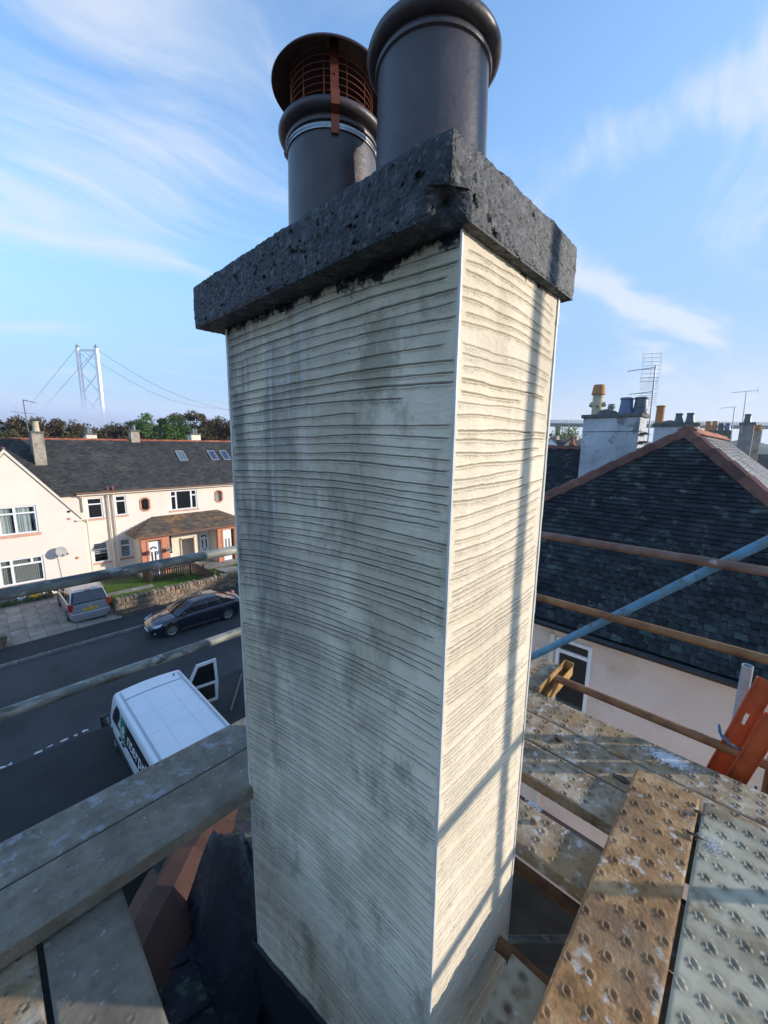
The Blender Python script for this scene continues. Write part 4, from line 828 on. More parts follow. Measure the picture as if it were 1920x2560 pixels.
# --- navy saloon: front at x 4.95, travels towards -X; near side y 19.35
sed = thing('parked_car', 'navy blue saloon car parked at the far kerb in front of the stone wall', 'car', (4.93, 20.26, 0.0), math.radians(-1.5))
Ls = 4.55; Rw = .325
tab = [(0, .62, .50, .56), (.10, .74, .60, .66), (.35, .84, .68, .76), (.9, .88, .80, .86), (1.35, .89, .89, .94), (2.3, .90, .93, .96), (3.3, .90, .96, .99), (3.75, .89, .97, 1.04), (4.2, .85, .95, 1.04), (4.45, .78, .86, .98), (4.55, .68, .66, .70)]
body = car_body(sed, Ls, tab, m_navy, (.86, 3.58), Rw)
greenhouse(sed, 1.15, 1.98, 3.15, 3.98, .80, .60, m_navy, .90, 1.0, 1.39, pillars=(.50, .80))
for x in (.86, 3.58):
    for y in (-.80, .80): wheel(sed, x, y, Rw)
b = MB(); b.add([(1.30, -.805, .965), (2.25, -.70, 1.33), (3.2, -.665, 1.36), (3.75, -.75, 1.07), (3.75, -.762, 1.04), (3.2, -.68, 1.385), (2.2, -.715, 1.36), (1.22, -.815, .955)], [(0, 1, 6, 7), (1, 2, 5, 6), (2, 3, 4, 5)]); b.build('window_trim', m_chrome, sed, local=True, fixn=False)
b = MB(); b.box(1.25, 3.15, -.905, -.89, .20, .235); b.build('sill_trim', m_chrome, sed, local=True)
for s_ in (-1, 1):
    b = MB(); b.prism([(.12, s_ * .52, .56), (.10, s_ * .60, .66), (.50, s_ * .815, .735), (.42, s_ * .83, .63), (.2, s_ * .74, .57)], (-.02, s_ * .02, .01)); b.build('headlight', m_lamp, sed, local=True, bevel=.01)
    b = MB(); b.obox((1.42, s_ * .97, 1.0), (.06, 0, 0), (0, .09, 0), (0, 0, .06)); mo = b.build('wing_mirror', m_navy, sed, local=True, bevel=.03)
    b = MB(); b.tube((.2, s_ * .66, .30), (.16, s_ * .68, .30), .045); b.build('fog_light', m_lamp, sed, local=True)
    b = MB(); b.box(4.44, 4.56, min(s_ * .45, s_ * .76), max(s_ * .45, s_ * .76), .74, .92); b.build('tail_light', m_redlamp, sed, local=True, bevel=.02)
    for x in (2.35, 3.2):
        b = MB(); b.box(x, x + .2, s_ * .905 - .012, s_ * .905 + .012, .80, .825); b.build('door_handle', m_chrome, sed, local=True, bevel=.004)
    b = MB(); b.box(1.33, 1.336, min(s_ * .898, s_ * .905), max(s_ * .898, s_ * .905), .3, .88); b.box(2.28, 2.286, min(s_ * .903, s_ * .909), max(s_ * .903, s_ * .909), .3, .9); b.box(3.28, 3.286, min(s_ * .903, s_ * .909), max(s_ * .903, s_ * .909), .5, .92); b.build('door_seam', m_black, sed, local=True)
b = MB(); b.prism([(.01, -.30, .60), (.01, .30, .60), (.01, .22, .40), (.01, -.22, .40)], (.03, 0, 0)); gr_ = b.build('grille', m_black, sed, local=True)
b = MB(); b.box(-.012, .0, -.30, .30, .595, .61); b.box(-.012, .0, -.26, .26, .53, .54); b.build('grille_bar', m_chrome, gr_, local=True)
b = MB(); b.box(-.03, -.015, -.26, .26, .32, .43); b.build('number_plate', m_wletter, sed, local=True)
b = MB(); b.box(.06, .14, -.6, .6, .20, .30); b.build('lower_grille', m_black, sed, local=True)

# --- silver people carrier, rear towards the street
mpv = thing('parked_car', 'silver people carrier parked nose-in on the paved driveway, yellow rear plate', 'car', (3.40, 28.15, 0.1), math.radians(-90))
Lm = 4.38; Rm = .315
tab = [(0, .6, .55, .62), (.12, .74, .66, .72), (.4, .83, .76, .86), (.9, .86, .88, .98), (1.2, .87, .96, 1.04), (2.4, .88, 1.0, 1.04), (3.6, .87, 1.02, 1.05), (4.1, .86, 1.02, 1.05), (4.38, .84, 1.0, 1.02)]
car_body(mpv, Lm, tab, m_silver, (.85, 3.55), Rm)
greenhouse(mpv, .85, 1.65, 3.95, 4.28, .81, .66, m_silver, .98, 1.02, 1.62, pillars=(.30, .58, .82))
for x in (.85, 3.55):
    for y in (-.78, .78): wheel(mpv, x, y, Rm, 7)
for s_ in (-1, 1):
    b = MB(); b.prism([(4.26, s_ * .68, .66), (4.26, s_ * .68, 1.04), (4.12, s_ * .87, 1.10), (4.12, s_ * .885, .70)], (.155, 0, 0)); b.build('tail_light', m_redlamp, mpv, local=True, bevel=.02)
    b = MB(); b.prism([(.1, s_ * .5, .62), (.1, s_ * .6, .74), (.45, s_ * .83, .82), (.4, s_ * .84, .66)], (-.02, 0, .01)); b.build('headlight', m_lamp, mpv, local=True)
    b = MB(); b.obox((1.2, s_ * .96, 1.08), (.06, 0, 0), (0, .09, 0), (0, 0, .08)); b.build('wing_mirror', m_black, mpv, local=True, bevel=.03)
    b = MB(); b.box(1.7, 3.9, s_ * .64 - .015, s_ * .64 + .015, 1.66, 1.69); b.build('roof_rail', m_silver, mpv, local=True)
b = MB(); b.prism([(4.33, -.66, 1.08), (4.33, .66, 1.08), (4.06, .58, 1.52), (4.06, -.58, 1.52)], (.05, 0, .02)); b.build('rear_window', mat('tinted_glass', [(0.5, (0.010, 0.012, 0.018))], rough=.05, coat=1), mpv, local=True)
b = MB(); b.prism([(4.38, -.74, .60), (4.38, .74, .60), (4.375, .70, 1.00), (4.375, -.70, 1.00)], (.025, 0, 0)); b.build('tailgate', m_silver, mpv, local=True, bevel=.02)
b = MB(); b.box(4.38, 4.475, -.80, .80, .33, .59); b.build('bumper', m_silver, mpv, local=True, bevel=.03)
b = MB(); b.box(4.40, 4.409, -.74, .74, .60, .608); b.build('tailgate_seam', m_black, mpv, local=True)
b = MB(); b.box(4.40, 4.415, -.29, .29, .64, .77); pl_ = b.build('number_plate', m_yellow, mpv, local=True)
Rp = Matrix(((0, 0, 1, 4.416), (1, 0, 0, 0), (0, 1, 0, .705), (0, 0, 0, 1)))
text_mesh('plate_lettering', 'SC63 KYR', .115, m_ink, pl_, Rp)
b = MB(); b.lathe([(.045, 0), (.06, .006), (.045, .012)], n=20); b.v = [(4.402 + p[2], p[0], .87 + p[1] * .8) for p in b.v]; b.build('badge', m_chrome, mpv, local=True)
b = MB(); b.tube((3.8, 0, 1.66), (3.95, 0, 1.9), .006, n=6); b.build('aerial', m_black, mpv, local=True)
b = MB(); b.box(4.08, 4.12, -.14, .14, 1.6, 1.62); b.build('brake_light', m_redlamp, mpv, local=True)

# --- white van, nose towards +Y
van = thing('parked_van', 'white panel van parked below the scaffold with its passenger door open', 'van', (3.03, 14.05, 0.0), math.radians(-90))
# local x = distance behind nose ; local y = world +x side is +y ? (rotation -90: local x -> world -y, local y -> world x)
Lv = 5.5; Rv = .34
tab = [(0, .72, .62, .72), (.1, .86, .80, .90), (.4, .95, .95, 1.06), (.9, .98, 1.08, 1.20), (1.15, .99, 1.12, 1.15), (5.3, .99, 1.15, 1.18), (5.5, .97, 1.13, 1.16)]
car_body(van, Lv, tab, m_vanw, (.98, 4.05), Rv, zb=.2)
for x in (.98, 4.05):
    for y in (-.88, .88): wheel(van, x, y, Rv, 8, m_alu)
# upper body
def vring(t): return .99 - .12 * t ** 1.6
VX0, VX1 = 1.72, 5.48
b = MB(); vs = []; nseg = 8
prof = [(.99, 1.12), (.985, 1.3), (.965, 1.5), (.945, 1.7), (.925, 1.84), (.895, 1.925), (.84, 1.965)]
ys = [(y, z) for y, z in prof]
top = [(y, 1.965 + .035 * (1 - (y / .84) ** 2)) for y in np.linspace(.75, -.75, 11)]
loop = ys + top + [(-y, z) for y, z in prof[::-1]]
xsn = np.linspace(0, 1, 20)
for i, u in enumerate(xsn):
    for (y, z) in loop:
        tt = (z - 1.12) / (2.0 - 1.12); x0 = .98 + (1.30 - .98) * tt + .16 * max(0, tt - .8) - .08 * (1 - (y / 1.0) ** 2); vs.append((x0 + (VX1 - x0) * u, y, z))
nl = len(loop); fs = []
for i in range(19):
    for k in range(nl - 1):
        c = vs[i * nl + k]; x = (vs[i * nl + k][0] + vs[(i + 1) * nl + k + 1][0]) / 2; z = (loop[k][1] + loop[k + 1][1]) / 2
        fs.append((i * nl + k, (i + 1) * nl + k, (i + 1) * nl + k + 1, i * nl + k + 1))
fs.append(tuple(19 * nl + k for k in range(nl)))
b.add(vs, fs); b.build('upper_body', m_vanw, van, local=True, smooth=True)
b = MB(); vs = []
for k in range(7):
    t = k / 6; z = 1.14 + .76 * t
    for j in range(9):
        f = -1 + j / 4; y = f * (.93 - .10 * t); vs.append((.98 + .32 * (z - 1.12) / .88 - .08 * (1 - y * y) - .015, y, z))
b.add(vs, [(k * 9 + j, k * 9 + j + 1, (k + 1) * 9 + j + 1, (k + 1) * 9 + j) for k in range(6) for j in range(8)]); b.build('windscreen', m_blackpanel, van, local=True, smooth=True)
for s_ in (-1, 1):
    def sy(z): return float(np.interp(z, [p[1] for p in prof], [p[0] for p in prof])) + .006
    b = MB(); pts = [(1.22, 1.18), (2.02, 1.18), (2.02, 1.72), (1.95, 1.80), (1.62, 1.78), (1.38, 1.5)]
    if s_ == -1: b.add([(x, s_ * sy(z), z) for x, z in pts], [tuple(range(len(pts)))]); b.build('side_window', m_blackpanel, van, local=True)
    b = MB()
    for y in (s_ * .80, s_ * .765): b.tube((1.42, y, 1.988 + .002), (5.4, y, 1.988), .006, n=6)
    b.build('roof_gutter', m_vanline, van, local=True)
    if s_ == -1:
        b = MB(); b.obox((1.22, s_ * 1.16, 1.22), (.06, 0, 0), (0, .12, 0), (0, 0, .17)); mo = b.build('wing_mirror', m_black, van, local=True, bevel=.03)
        b = MB(); b.obox((1.285, s_ * 1.17, 1.22), (.004, 0, 0), (0, .09, 0), (0, 0, .13)); b.build('mirror_glass', m_chrome, mo, local=True)
        for x in (1.98, 2.3): 
            b = MB(); b.box(x, x + .17, -1.03, -.99, .98, 1.03); b.build('door_handle', m_black, van, local=True, bevel=.01)
        for x in (2.08, 3.55):
            b = MB(); b.add([(x + dx, s_ * (sy(z) - .003 if z > 1.12 else .996), z) for z in (.35, .7, 1.1, 1.3, 1.5, 1.7, 1.86) for dx in (0, .01)], [(2 * k, 2 * k + 1, 2 * k + 3, 2 * k + 2) for k in range(6)]); b.build('door_seam', m_vanline, van, local=True, fixn=False)
        b = MB(); b.box(1.0, 5.3, -1.015, -.985, .48, .60); b.build('side_rubbing_strip', m_black, van, local=True)
b = MB()
for x in (2.95, 3.85): 
    pts = [(x, y, 1.9705 + .035 * (1 - (y / .84) ** 2)) for y in np.linspace(-.72, .72, 9)]; b.path(pts, .0012, n=5)
for y in (-.30, .32): b.path([(2.05, y, 2.003), (4.9, y, 2.003)], .0012, n=5)
b.build('roof_seam', m_vanline, van, local=True)
b = MB(); pts = [(1.86, y, 1.9725 + .035 * (1 - (y / .84) ** 2)) for y in np.linspace(-.76, .76, 9)]; b.path(pts, .009, n=5); b.build('roof_joint', m_vanline, van, local=True)
b = MB(); b.prism([(1.48, .62, 1.98), (1.56, .62, 1.98), (1.55, .62, 2.06)], (0, .03, 0)); b.build('roof_aerial', m_black, van, local=True)
# dark advertising panel on the left side with white lettering
def side_panel(x0, x1, z0, z1, name, m, d=.008, slant=0):
    b = MB(); n = 8; vs = []
    for k in range(n + 1):
        z = z0 + (z1 - z0) * k / n; yy = -(float(np.interp(z, [0.9, 1.12] + [p[1] for p in prof[1:]], [.995, .99] + [p[0] for p in prof[1:]])) + d)
        vs += [(x0 + slant * (z1 - z) * 0, yy, z), (x1, yy, z)]
    b.add(vs, [(2 * k, 2 * k + 1, 2 * k + 3, 2 * k + 2) for k in range(n)]); return b.build(name, m, van, local=True, fixn=False)
pan = side_panel(2.62, 5.2, 1.10, 1.74, 'side_panel', m_blackpanel)
gp_ = side_panel(2.14, 2.62, 1.10, 1.74, 'logo_panel', m_green)
tilt = math.atan2(.07, .6)
def sideM(x, z):
    yy = -(float(np.interp(z, [p[1] for p in prof], [p[0] for p in prof])) + .013)
    return Matrix(((1, 0, 0, x), (0, -math.sin(tilt) * -1, -math.cos(tilt), yy), (0, math.cos(tilt), -math.sin(tilt) * -1, z), (0, 0, 0, 1)))
# lettering reads from the front of the van towards its rear
tm = text_mesh('side_lettering', 'nterprise', .50, m_wletter, pan, Matrix.Identity(4))
tm.data.transform(Matrix.Diagonal((1.15, 1.0, 1.0, 1))); tm.data.transform(sideM(3.86, 1.43))
tm = text_mesh('side_logo', 'e', .62, m_wletter, gp_, Matrix.Identity(4)); tm.data.transform(sideM(2.40, 1.45))
# open passenger door (right side), hinged at the front pillar
dr = MB(); dpts_out = [(0, .42), (0, 1.12), (.40, 1.90), (1.02, 1.93), (1.05, 1.12), (1.0, .42)]; dwin = [(.12, 1.14), (.44, 1.80), (.93, 1.83), (.96, 1.14)]
def dq(pts): return [(x, 0, z) for x, z in pts]
outer = [dpts_out[1], dpts_out[2], dpts_out[3], dpts_out[4]]
for i in range(4):
    j = (i + 1) % 4; dr.prism([(*[outer[i][0]], 0, outer[i][1]), (outer[j][0], 0, outer[j][1]), (dwin[j][0], 0, dwin[j][1]), (dwin[i][0], 0, dwin[i][1])], (0, .06, 0))
dr.prism(dq([dpts_out[0], dpts_out[1], dpts_out[4], dpts_out[5]]), (0, .06, 0))
dobj = dr.build('door', m_vanw, van, local=True)
dobj.location = (1.28, 1.0, 0); dobj.rotation_euler = (0, 0, math.radians(82))
q = MB(); q.prism([(x, .025, z) for x, z in dwin], (0, .01, 0)); q.build('side_window', m_cglass, dobj, local=True)
q = MB(); q.box(.10, .92, -.03, 0.0, .55, 1.06); q.build('door_trim', m_black, dobj, local=True, bevel=.01)
stk = thing('timber_pole', 'old wooden pole lying on the asphalt beside the open van door', 'pole', (5.9, 13.1, .03)); b = MB(); b.tube((-.64, -.88, .03), (.65, .87, .05), .04, n=8); b.build('pole', m_timber, stk, local=True)
# ================================================================== OUR OWN HOUSE (under the scaffold)
own = thing('scaffolded_house', 'dark slated hip roof under the scaffold boards with terracotta hip tiles', 'house', (0.7, 1.5, 0))
AP = Vector((-0.9, 0.75, 6.95)); dh = Vector((.60, .72, -.30)).normalized()
C1 = AP + dh * 4.6
# +X facing slope and +Y facing slope meeting on the hip
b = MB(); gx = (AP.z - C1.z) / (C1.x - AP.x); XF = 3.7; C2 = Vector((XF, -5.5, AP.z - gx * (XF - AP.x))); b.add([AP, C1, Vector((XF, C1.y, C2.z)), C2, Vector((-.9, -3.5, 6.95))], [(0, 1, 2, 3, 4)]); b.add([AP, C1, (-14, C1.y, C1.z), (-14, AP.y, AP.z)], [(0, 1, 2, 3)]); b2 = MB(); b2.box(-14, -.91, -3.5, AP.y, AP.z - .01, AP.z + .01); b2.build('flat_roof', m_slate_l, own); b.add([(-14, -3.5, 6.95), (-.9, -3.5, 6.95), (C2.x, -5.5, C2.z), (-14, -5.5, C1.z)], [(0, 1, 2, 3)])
b.build('roof', m_roof_shade, own)
b = MB(); b.box(-14, XF - .35, -5.2, C1.y - .35, 0, C2.z - .05); b.build('wall', m_harl, own)
Uh = (C1 - AP); Uh.z = 0
# +X slope slates near the chimney
sV = Vector((-(1), 0, (AP.z - C1.z) / (C1.x - AP.x))).normalized(); sN = Vector((-sV.z * -1, 0, -sV.x)).normalized(); sN = Vector((sV.z, 0, -sV.x))
def in_own(u, v):
    p = Vector((C1.x, 0, C1.z)) + sV * v; f = (C1.x - p.x) / (C1.x - AP.x); yh = C1.y + (AP.y - C1.y) * f
    return -3 < u < yh - .05 and v < (C1.x - AP.x) * 1.05
lst = slate_field((C1.x, 0, C1.z), (0, 1, 0), sV, sN, in_own, 20, .19, .27)
lst = [s_ for s_ in lst if not (.6 < s_[0].x < 1.4 and .35 < s_[0].y < 1.7)]
near = sorted(lst, key=lambda s_: (s_[0] - Vector((.4, 2.0, 6.5))).length)
msl = MB().box(-.5, .5, -.5, .5, -.5, .5); me0 = msl.build('slate', m_slate, own, local=True).data; bpy.data.objects.remove(bpy.data.objects['slate'])
def slate_objs(lst_, par, m):
    off = woff(par)
    for c, au, av, an in lst_:
        o = bpy.data.objects.new('slate', me0 if m is m_slate else me0); COL.objects.link(o); o.parent = par
        R_ = Matrix((au * 2, av * 2, an * 2)).transposed().to_4x4(); R_.translation = c - off; o.matrix_local = R_
slate_objs(near[:60], own, m_slate); slates_joined('slates', near[60:], m_slate, own)
ridge_tiles(own, AP + dh * .35 + Vector((0, 0, .05)), C1 + Vector((0, 0, .05)), 0, 9, m_hip_shaded, 'hip_tile', w_=.25, drop=.15)
# black polythene bunched round the chimney foot
sh = thing('polythene_sheet', 'crumpled black polythene sheet draped over the roof at the chimney foot', 'plastic sheet', (.6, 1.6, 6.8))
nx, ny = 160, 220; us = np.linspace(0, 1, nx); vs_ = np.linspace(0, 1, ny); U_, V_ = np.meshgrid(us, vs_)
X_ = 0.40 + .46 * U_; Y_ = 1.52 + .85 * V_
f1 = np.abs(fbm(X_ * 4.2 + 1.2 * Y_, Y_ * 2.2, 2, 1) - .38); f2 = np.abs(fbm(X_ * 9 - Y_ * 4, Y_ * 6, 9, 1) - .38); f3_ = np.abs(fbm(X_ * 34 + Y_ * 9, Y_ * 21, 4, 2) - .38)
Z_ = 6.20 + .80 * np.exp(-((X_ - .86) / .20) ** 2) * (.6 + .4 * np.exp(-((Y_ - 1.9) / .30) ** 2)) - .50 * f1 - .16 * f2 - .03 * f3_
Z_ += -.5 * np.clip(.06 - V_, 0, 1) * 4
Vv = np.stack([X_ - .6, Y_ - 1.6, Z_ - 6.8], -1).reshape(-1, 3); idx = np.arange(nx * ny).reshape(ny, nx); Fq = np.stack([idx[:-1, :-1], idx[:-1, 1:], idx[1:, 1:], idx[1:, :-1]], -1).reshape(-1, 4)
link('sheet', npmesh('sheet', Vv, Fq, True), m_sheet, sh)

b = MB(); n = 26; ys_ = [.40 + 1.22 * i / n for i in range(n + 1)]; top_ = [7.06 - .385 * (y - .5) + random.uniform(-.006, .006) for y in ys_]
for i in range(n): b.prism([(.728, ys_[i], top_[i]), (.728, ys_[i + 1], top_[i + 1]), (.728, ys_[i + 1], 6.0), (.728, ys_[i], 6.0)], (.017, 0, 0)); b.prism([(.728, ys_[i], 6.42 - .385 * (ys_[i] - .5)), (.728, ys_[i + 1], 6.42 - .385 * (ys_[i + 1] - .5)), (.30, ys_[i + 1], 6.30 - .385 * (ys_[i + 1] - .5)), (.30, ys_[i], 6.30 - .385 * (ys_[i] - .5))], (0, 0, -.01))
b.build('chimney_flashing', m_sheet, own)
# ================================================================== CHIMNEY (main subject)
CX0, CX1, CY0, CY1, CZ0, CZ1 = .747, 1.270, .502, 1.565, 5.9, 9.65
chm = thing('chimney_stack', 'tall chimney with combed cement render, black rough coping and two clay pots', 'chimney', (1.0, 1.03, 5.9))
b = MB(); b.box(CX0 + .012, CX1, CY0 + .012, CY1, CZ0, CZ1); b.build('core', mat('grey_render_core', [(0.4, (0.4, 0.38, 0.33)), (0.6, (0.46, 0.43, 0.38))], scale=5, rough=.9), chm)
def render_mat(name, warm):
    m = bpy.data.materials.new(name); m.use_nodes = True; t = m.node_tree; n = t.nodes; L = t.links; bs = n['Principled BSDF']; bs.inputs['Roughness'].default_value = .86; bs.inputs['Specular IOR Level'].default_value = .3
    tc = n.new('ShaderNodeTexCoord')
    def noise(scale, st, d=6, off=(0, 0, 0), r=.6):
        mp_ = n.new('ShaderNodeMapping'); mp_.inputs['Scale'].default_value = st; mp_.inputs['Location'].default_value = off; L.new(tc.outputs['Object'], mp_.inputs[0]); q = n.new('ShaderNodeTexNoise'); q.inputs['Scale'].default_value = scale; q.inputs['Detail'].default_value = d; q.inputs['Roughness'].default_value = r; L.new(mp_.outputs[0], q.inputs['Vector']); return q.outputs[0]
    def ramp(x, a, b_, lo=0, hi=1):
        q = n.new('ShaderNodeMapRange'); q.inputs[1].default_value = a; q.inputs[2].default_value = b_; q.inputs[3].default_value = lo; q.inputs[4].default_value = hi; L.new(x, q.inputs[0]); return q.outputs[0]
    def mixc(f, a, b_):
        q = n.new('ShaderNodeMix'); q.data_type = 'RGBA'; L.new(f, q.inputs[0])
        for k, c in ((6, a), (7, b_)):
            if isinstance(c, tuple): q.inputs[k].default_value = (*c, 1)
            else: L.new(c, q.inputs[k])
        return q.outputs[2]
    base = mixc(ramp(noise(3.0, (1, 1, 1)), .35, .65), (.66, .565, .425), (.79, .69, .53))
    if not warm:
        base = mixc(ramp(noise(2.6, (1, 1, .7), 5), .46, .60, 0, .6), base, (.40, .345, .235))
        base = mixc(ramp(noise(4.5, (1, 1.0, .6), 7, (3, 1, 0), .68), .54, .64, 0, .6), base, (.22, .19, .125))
        # water-damaged zone high on the far side
        sx = n.new('ShaderNodeSeparateXYZ'); L.new(tc.outputs['Object'], sx.inputs[0])
        zone = n.new('ShaderNodeMath'); zone.operation = 'MULTIPLY'; L.new(ramp(sx.outputs[1], -.20, .30), zone.inputs[0]); L.new(ramp(sx.outputs[2], 1.7, 2.6), zone.inputs[1])
        z2 = n.new('ShaderNodeMath'); z2.operation = 'MULTIPLY'; L.new(zone.outputs[0], z2.inputs[0]); L.new(ramp(noise(6, (1, 1, .35), 5, (7, 2, 1), .68), .42, .60, 0, .8), z2.inputs[1])
        base = mixc(z2.outputs[0], base, (.20, .195, .18))
        z3 = n.new('ShaderNodeMath'); z3.operation = 'MULTIPLY'; L.new(zone.outputs[0], z3.inputs[0]); L.new(ramp(noise(9, (1, 1.6, .10), 4, (1, 9, 1)), .60, .66, 0, .7), z3.inputs[1])
        base = mixc(z3.outputs[0], base, (.62, .63, .66))
    else:
        base = mixc(ramp(noise(4, (1, 1, .3), 4), .52, .66, 0, .45), base, (.44, .37, .27))
    at = n.new('ShaderNodeAttribute'); at.attribute_name = 'groove'; base = mixc(at.outputs['Fac'], base, (.05, .047, .038) if not warm else (.20, .165, .12))  # groove shade put into the colour, darker on the shaded face
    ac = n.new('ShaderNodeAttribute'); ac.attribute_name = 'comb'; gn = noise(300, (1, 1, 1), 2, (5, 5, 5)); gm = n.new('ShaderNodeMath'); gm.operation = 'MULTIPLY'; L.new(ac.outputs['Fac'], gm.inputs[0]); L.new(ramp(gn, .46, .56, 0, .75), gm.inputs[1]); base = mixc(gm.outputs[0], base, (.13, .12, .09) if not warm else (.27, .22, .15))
    # black smears of bitumen paint below the coping
    sz = n.new('ShaderNodeSeparateXYZ'); L.new(tc.outputs['Object'], sz.inputs[0])
    a = n.new('ShaderNodeMath'); a.operation = 'ADD'; L.new(sz.outputs[2], a.inputs[0]); L.new(ramp(noise(9, (1, 1, 1), 6, (2, 2, 2), .7), .25, .75, -.045, .045), a.inputs[1])
    base = mixc(ramp(a.outputs[0], 3.706 if not warm else 3.735, 3.722 if not warm else 3.75), base, (.010, .010, .011))
    L.new(base, bs.inputs['Base Color'])
    # fine comb ripples and sand grain
    wv = n.new('ShaderNodeTexWave'); wv.wave_type = 'BANDS'; wv.bands_direction = 'Y' if not warm else 'X'; wv.inputs['Scale'].default_value = 55; wv.inputs['Distortion'].default_value = 1.5; wv.inputs['Detail'].default_value = 2; L.new(tc.outputs['Object'], wv.inputs['Vector'])
    b1 = n.new('ShaderNodeBump'); b1.inputs['Strength'].default_value = .25 if warm else .15; b1.inputs['Distance'].default_value = .001; L.new(wv.outputs['Fac'], b1.inputs['Height'])
    b2 = n.new('ShaderNodeBump'); b2.inputs['Strength'].default_value = .5; b2.inputs['Distance'].default_value = .0012; L.new(noise(180, (1, 1, 1), 4), b2.inputs['Height']); L.new(b1.outputs[0], b2.inputs['Normal']); L.new(b2.outputs[0], bs.inputs['Normal'])
    MATS[name] = m; return m
def comb_face(name, origin, du, dz_n, width, height, outward, m, drop, seed, gaps, spacing, warm):
    """dense sheet with raked grooves. s = 0 at the near corner"""
    rs = np.random.default_rng(seed); nu = int(width / .0055); nz = int(height / .0015); s_ = np.linspace(0, 1, nu); z = np.linspace(0, height, nz)
    S, Z = np.meshgrid(s_, z); D = .0022 * (fbm(S * width * 3, Z * 2.5, seed, 4) - .5) * 2 + .0014 * (fbm(S * width * 14, Z * 16, seed + 3, 3) - .5); GR = np.zeros_like(D); CB = np.zeros_like(D)
    zc_ = height - .05; k = 0
    while zc_ > .02:
        zw = CZ0 + (9.65 - CZ0 - height) + zc_; zabs = 9.65 - height + zc_
        x0 = max(0.0, rs.uniform(-.04, .03)) if rs.random() < .9 else rs.uniform(0, .35); x1 = min(1.02, rs.uniform(.97, 1.05)) if rs.random() < .88 else rs.uniform(.6, .95)
        if warm: x0 = rs.uniform(.005, .05); x1 = rs.uniform(.90, .985) if rs.random() < .85 else rs.uniform(.5, .85)
        dd, mid = drop(zabs); ph = rs.uniform(0, 6.28); dpt = rs.uniform(.0022, .0042) * (1.0 if rs.random() < .8 else .45)
        wob = .0022 * np.sin(s_ * 9 + ph) + .0050 * (fbm(s_ * 6, np.full(nu, zc_ * 3.1), seed, 3) - .5) + .0028 * (fbm(s_ * 45, np.full(nu, zc_ * 31.), seed + 2, 2) - .5)
        line = zc_ - dd * s_ ** 1.7 + mid * np.sin(PI * s_) + wob
        wd = (rs.uniform(.0015, .0024)) * (1 + .35 * (fbm(s_ * 30, np.full(nu, zc_ * 40), seed + 9, 3) - .5) * 2)
        edge = np.clip((s_ - x0) / .015, 0, 1) * np.clip((x1 - s_) / .02, 0, 1); rag = .15 + 1.7 * fbm(s_ * width * 90, np.full(nu, zc_ * 77), seed + 5, 3)
        lo = max(0, int((line.min() - .02) / .0015)); hi = min(nz, int((line.max() + .02) / .0015) + 1)
        if hi - lo > 2:
            dz = Z[lo:hi] - line[None, :]; gg = np.exp(-(dz / wd[None, :]) ** 2) * edge[None, :]
            D[lo:hi] -= gg * dpt * 1.25; bur = np.exp(-((dz + wd[None, :] * 2.1) / (wd[None, :] * 1.0)) ** 2) * (edge * rag)[None, :] * 1.25
            D[lo:hi] += bur * dpt * .85 + np.exp(-((dz - wd[None, :] * 2.0) / (wd[None, :] * .7)) ** 2) * edge[None, :] * dpt * .3; GR[lo:hi] = np.maximum(GR[lo:hi], gg * .9); bw = rs.uniform(.003, .007); CB[lo:hi] = np.maximum(CB[lo:hi], np.exp(-((dz + wd[None, :] * 2 + bw) / bw) ** 2) * (edge * np.clip(fbm(s_ * 9, np.full(nu, zc_ * 9.), seed + 21, 3) * 2.6 - .75, 0, 1))[None, :])
        k += 1; zc_ -= spacing(zabs, k, rs)
    D += .0012 * (fbm(S * width * 110, Z * 170, seed + 11, 2) - .5) * 2
    D[:, 0] = 0; D[:, -1] = 0
    P = np.zeros((nz, nu, 3)); P[..., 0] = origin[0] + du[0] * S * width + outward[0] * D; P[..., 1] = origin[1] + du[1] * S * width + outward[1] * D; P[..., 2] = origin[2] + Z
    P -= np.array([1.0, 1.03, 5.9]); idx = np.arange(nu * nz).reshape(nz, nu); Fq = np.stack([idx[:-1, :-1], idx[:-1, 1:], idx[1:, 1:], idx[1:, :-1]], -1).reshape(-1, 4)
    if du[0] * outward[1] - du[1] * outward[0] > 0: Fq = Fq[:, ::-1]
    me = npmesh(name, P.reshape(-1, 3), Fq, True, {'groove': GR, 'comb': CB}); return link(name, me, m, chm)
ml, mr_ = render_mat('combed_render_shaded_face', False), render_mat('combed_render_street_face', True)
H_ = 9.65 - 6.3
def dropL(z): return float(np.interp(z, [7.0, 7.5, 7.9, 8.5, 9.1, 9.6], [.30, .24, .17, .14, .02, -.01])), float(np.interp(z, [7, 9.1, 9.6], [.0, .01, .012]))
def dropR(z): return float(np.interp(z, [7.5, 8.1, 8.4, 9.0, 9.3, 9.6], [.09, .055, 0, -.04, 0, .01])), float(np.interp(z, [8, 9, 9.6], [-.006, -.006, .016]))
def spL(z, k, rs): return (rs.uniform(.022, .034) if z > 9.2 else rs.uniform(.012, .026)) if k % 6 else rs.uniform(.024, .040)
def spR(z, k, rs): return (rs.uniform(.017, .032) if z > 8.9 else rs.uniform(.009, .018)) if k % 7 else rs.uniform(.028, .050)
comb_face('combed_face', (CX0, CY0, 6.3), (0, 1), None, CY1 - CY0, H_, (-1, 0), ml, dropL, 3, None, spL, False)
comb_face('combed_face', (CX0, CY0, 6.3), (1, 0), None, CX1 - CX0, H_, (0, -1), mr_, dropR, 8, None, spR, True)
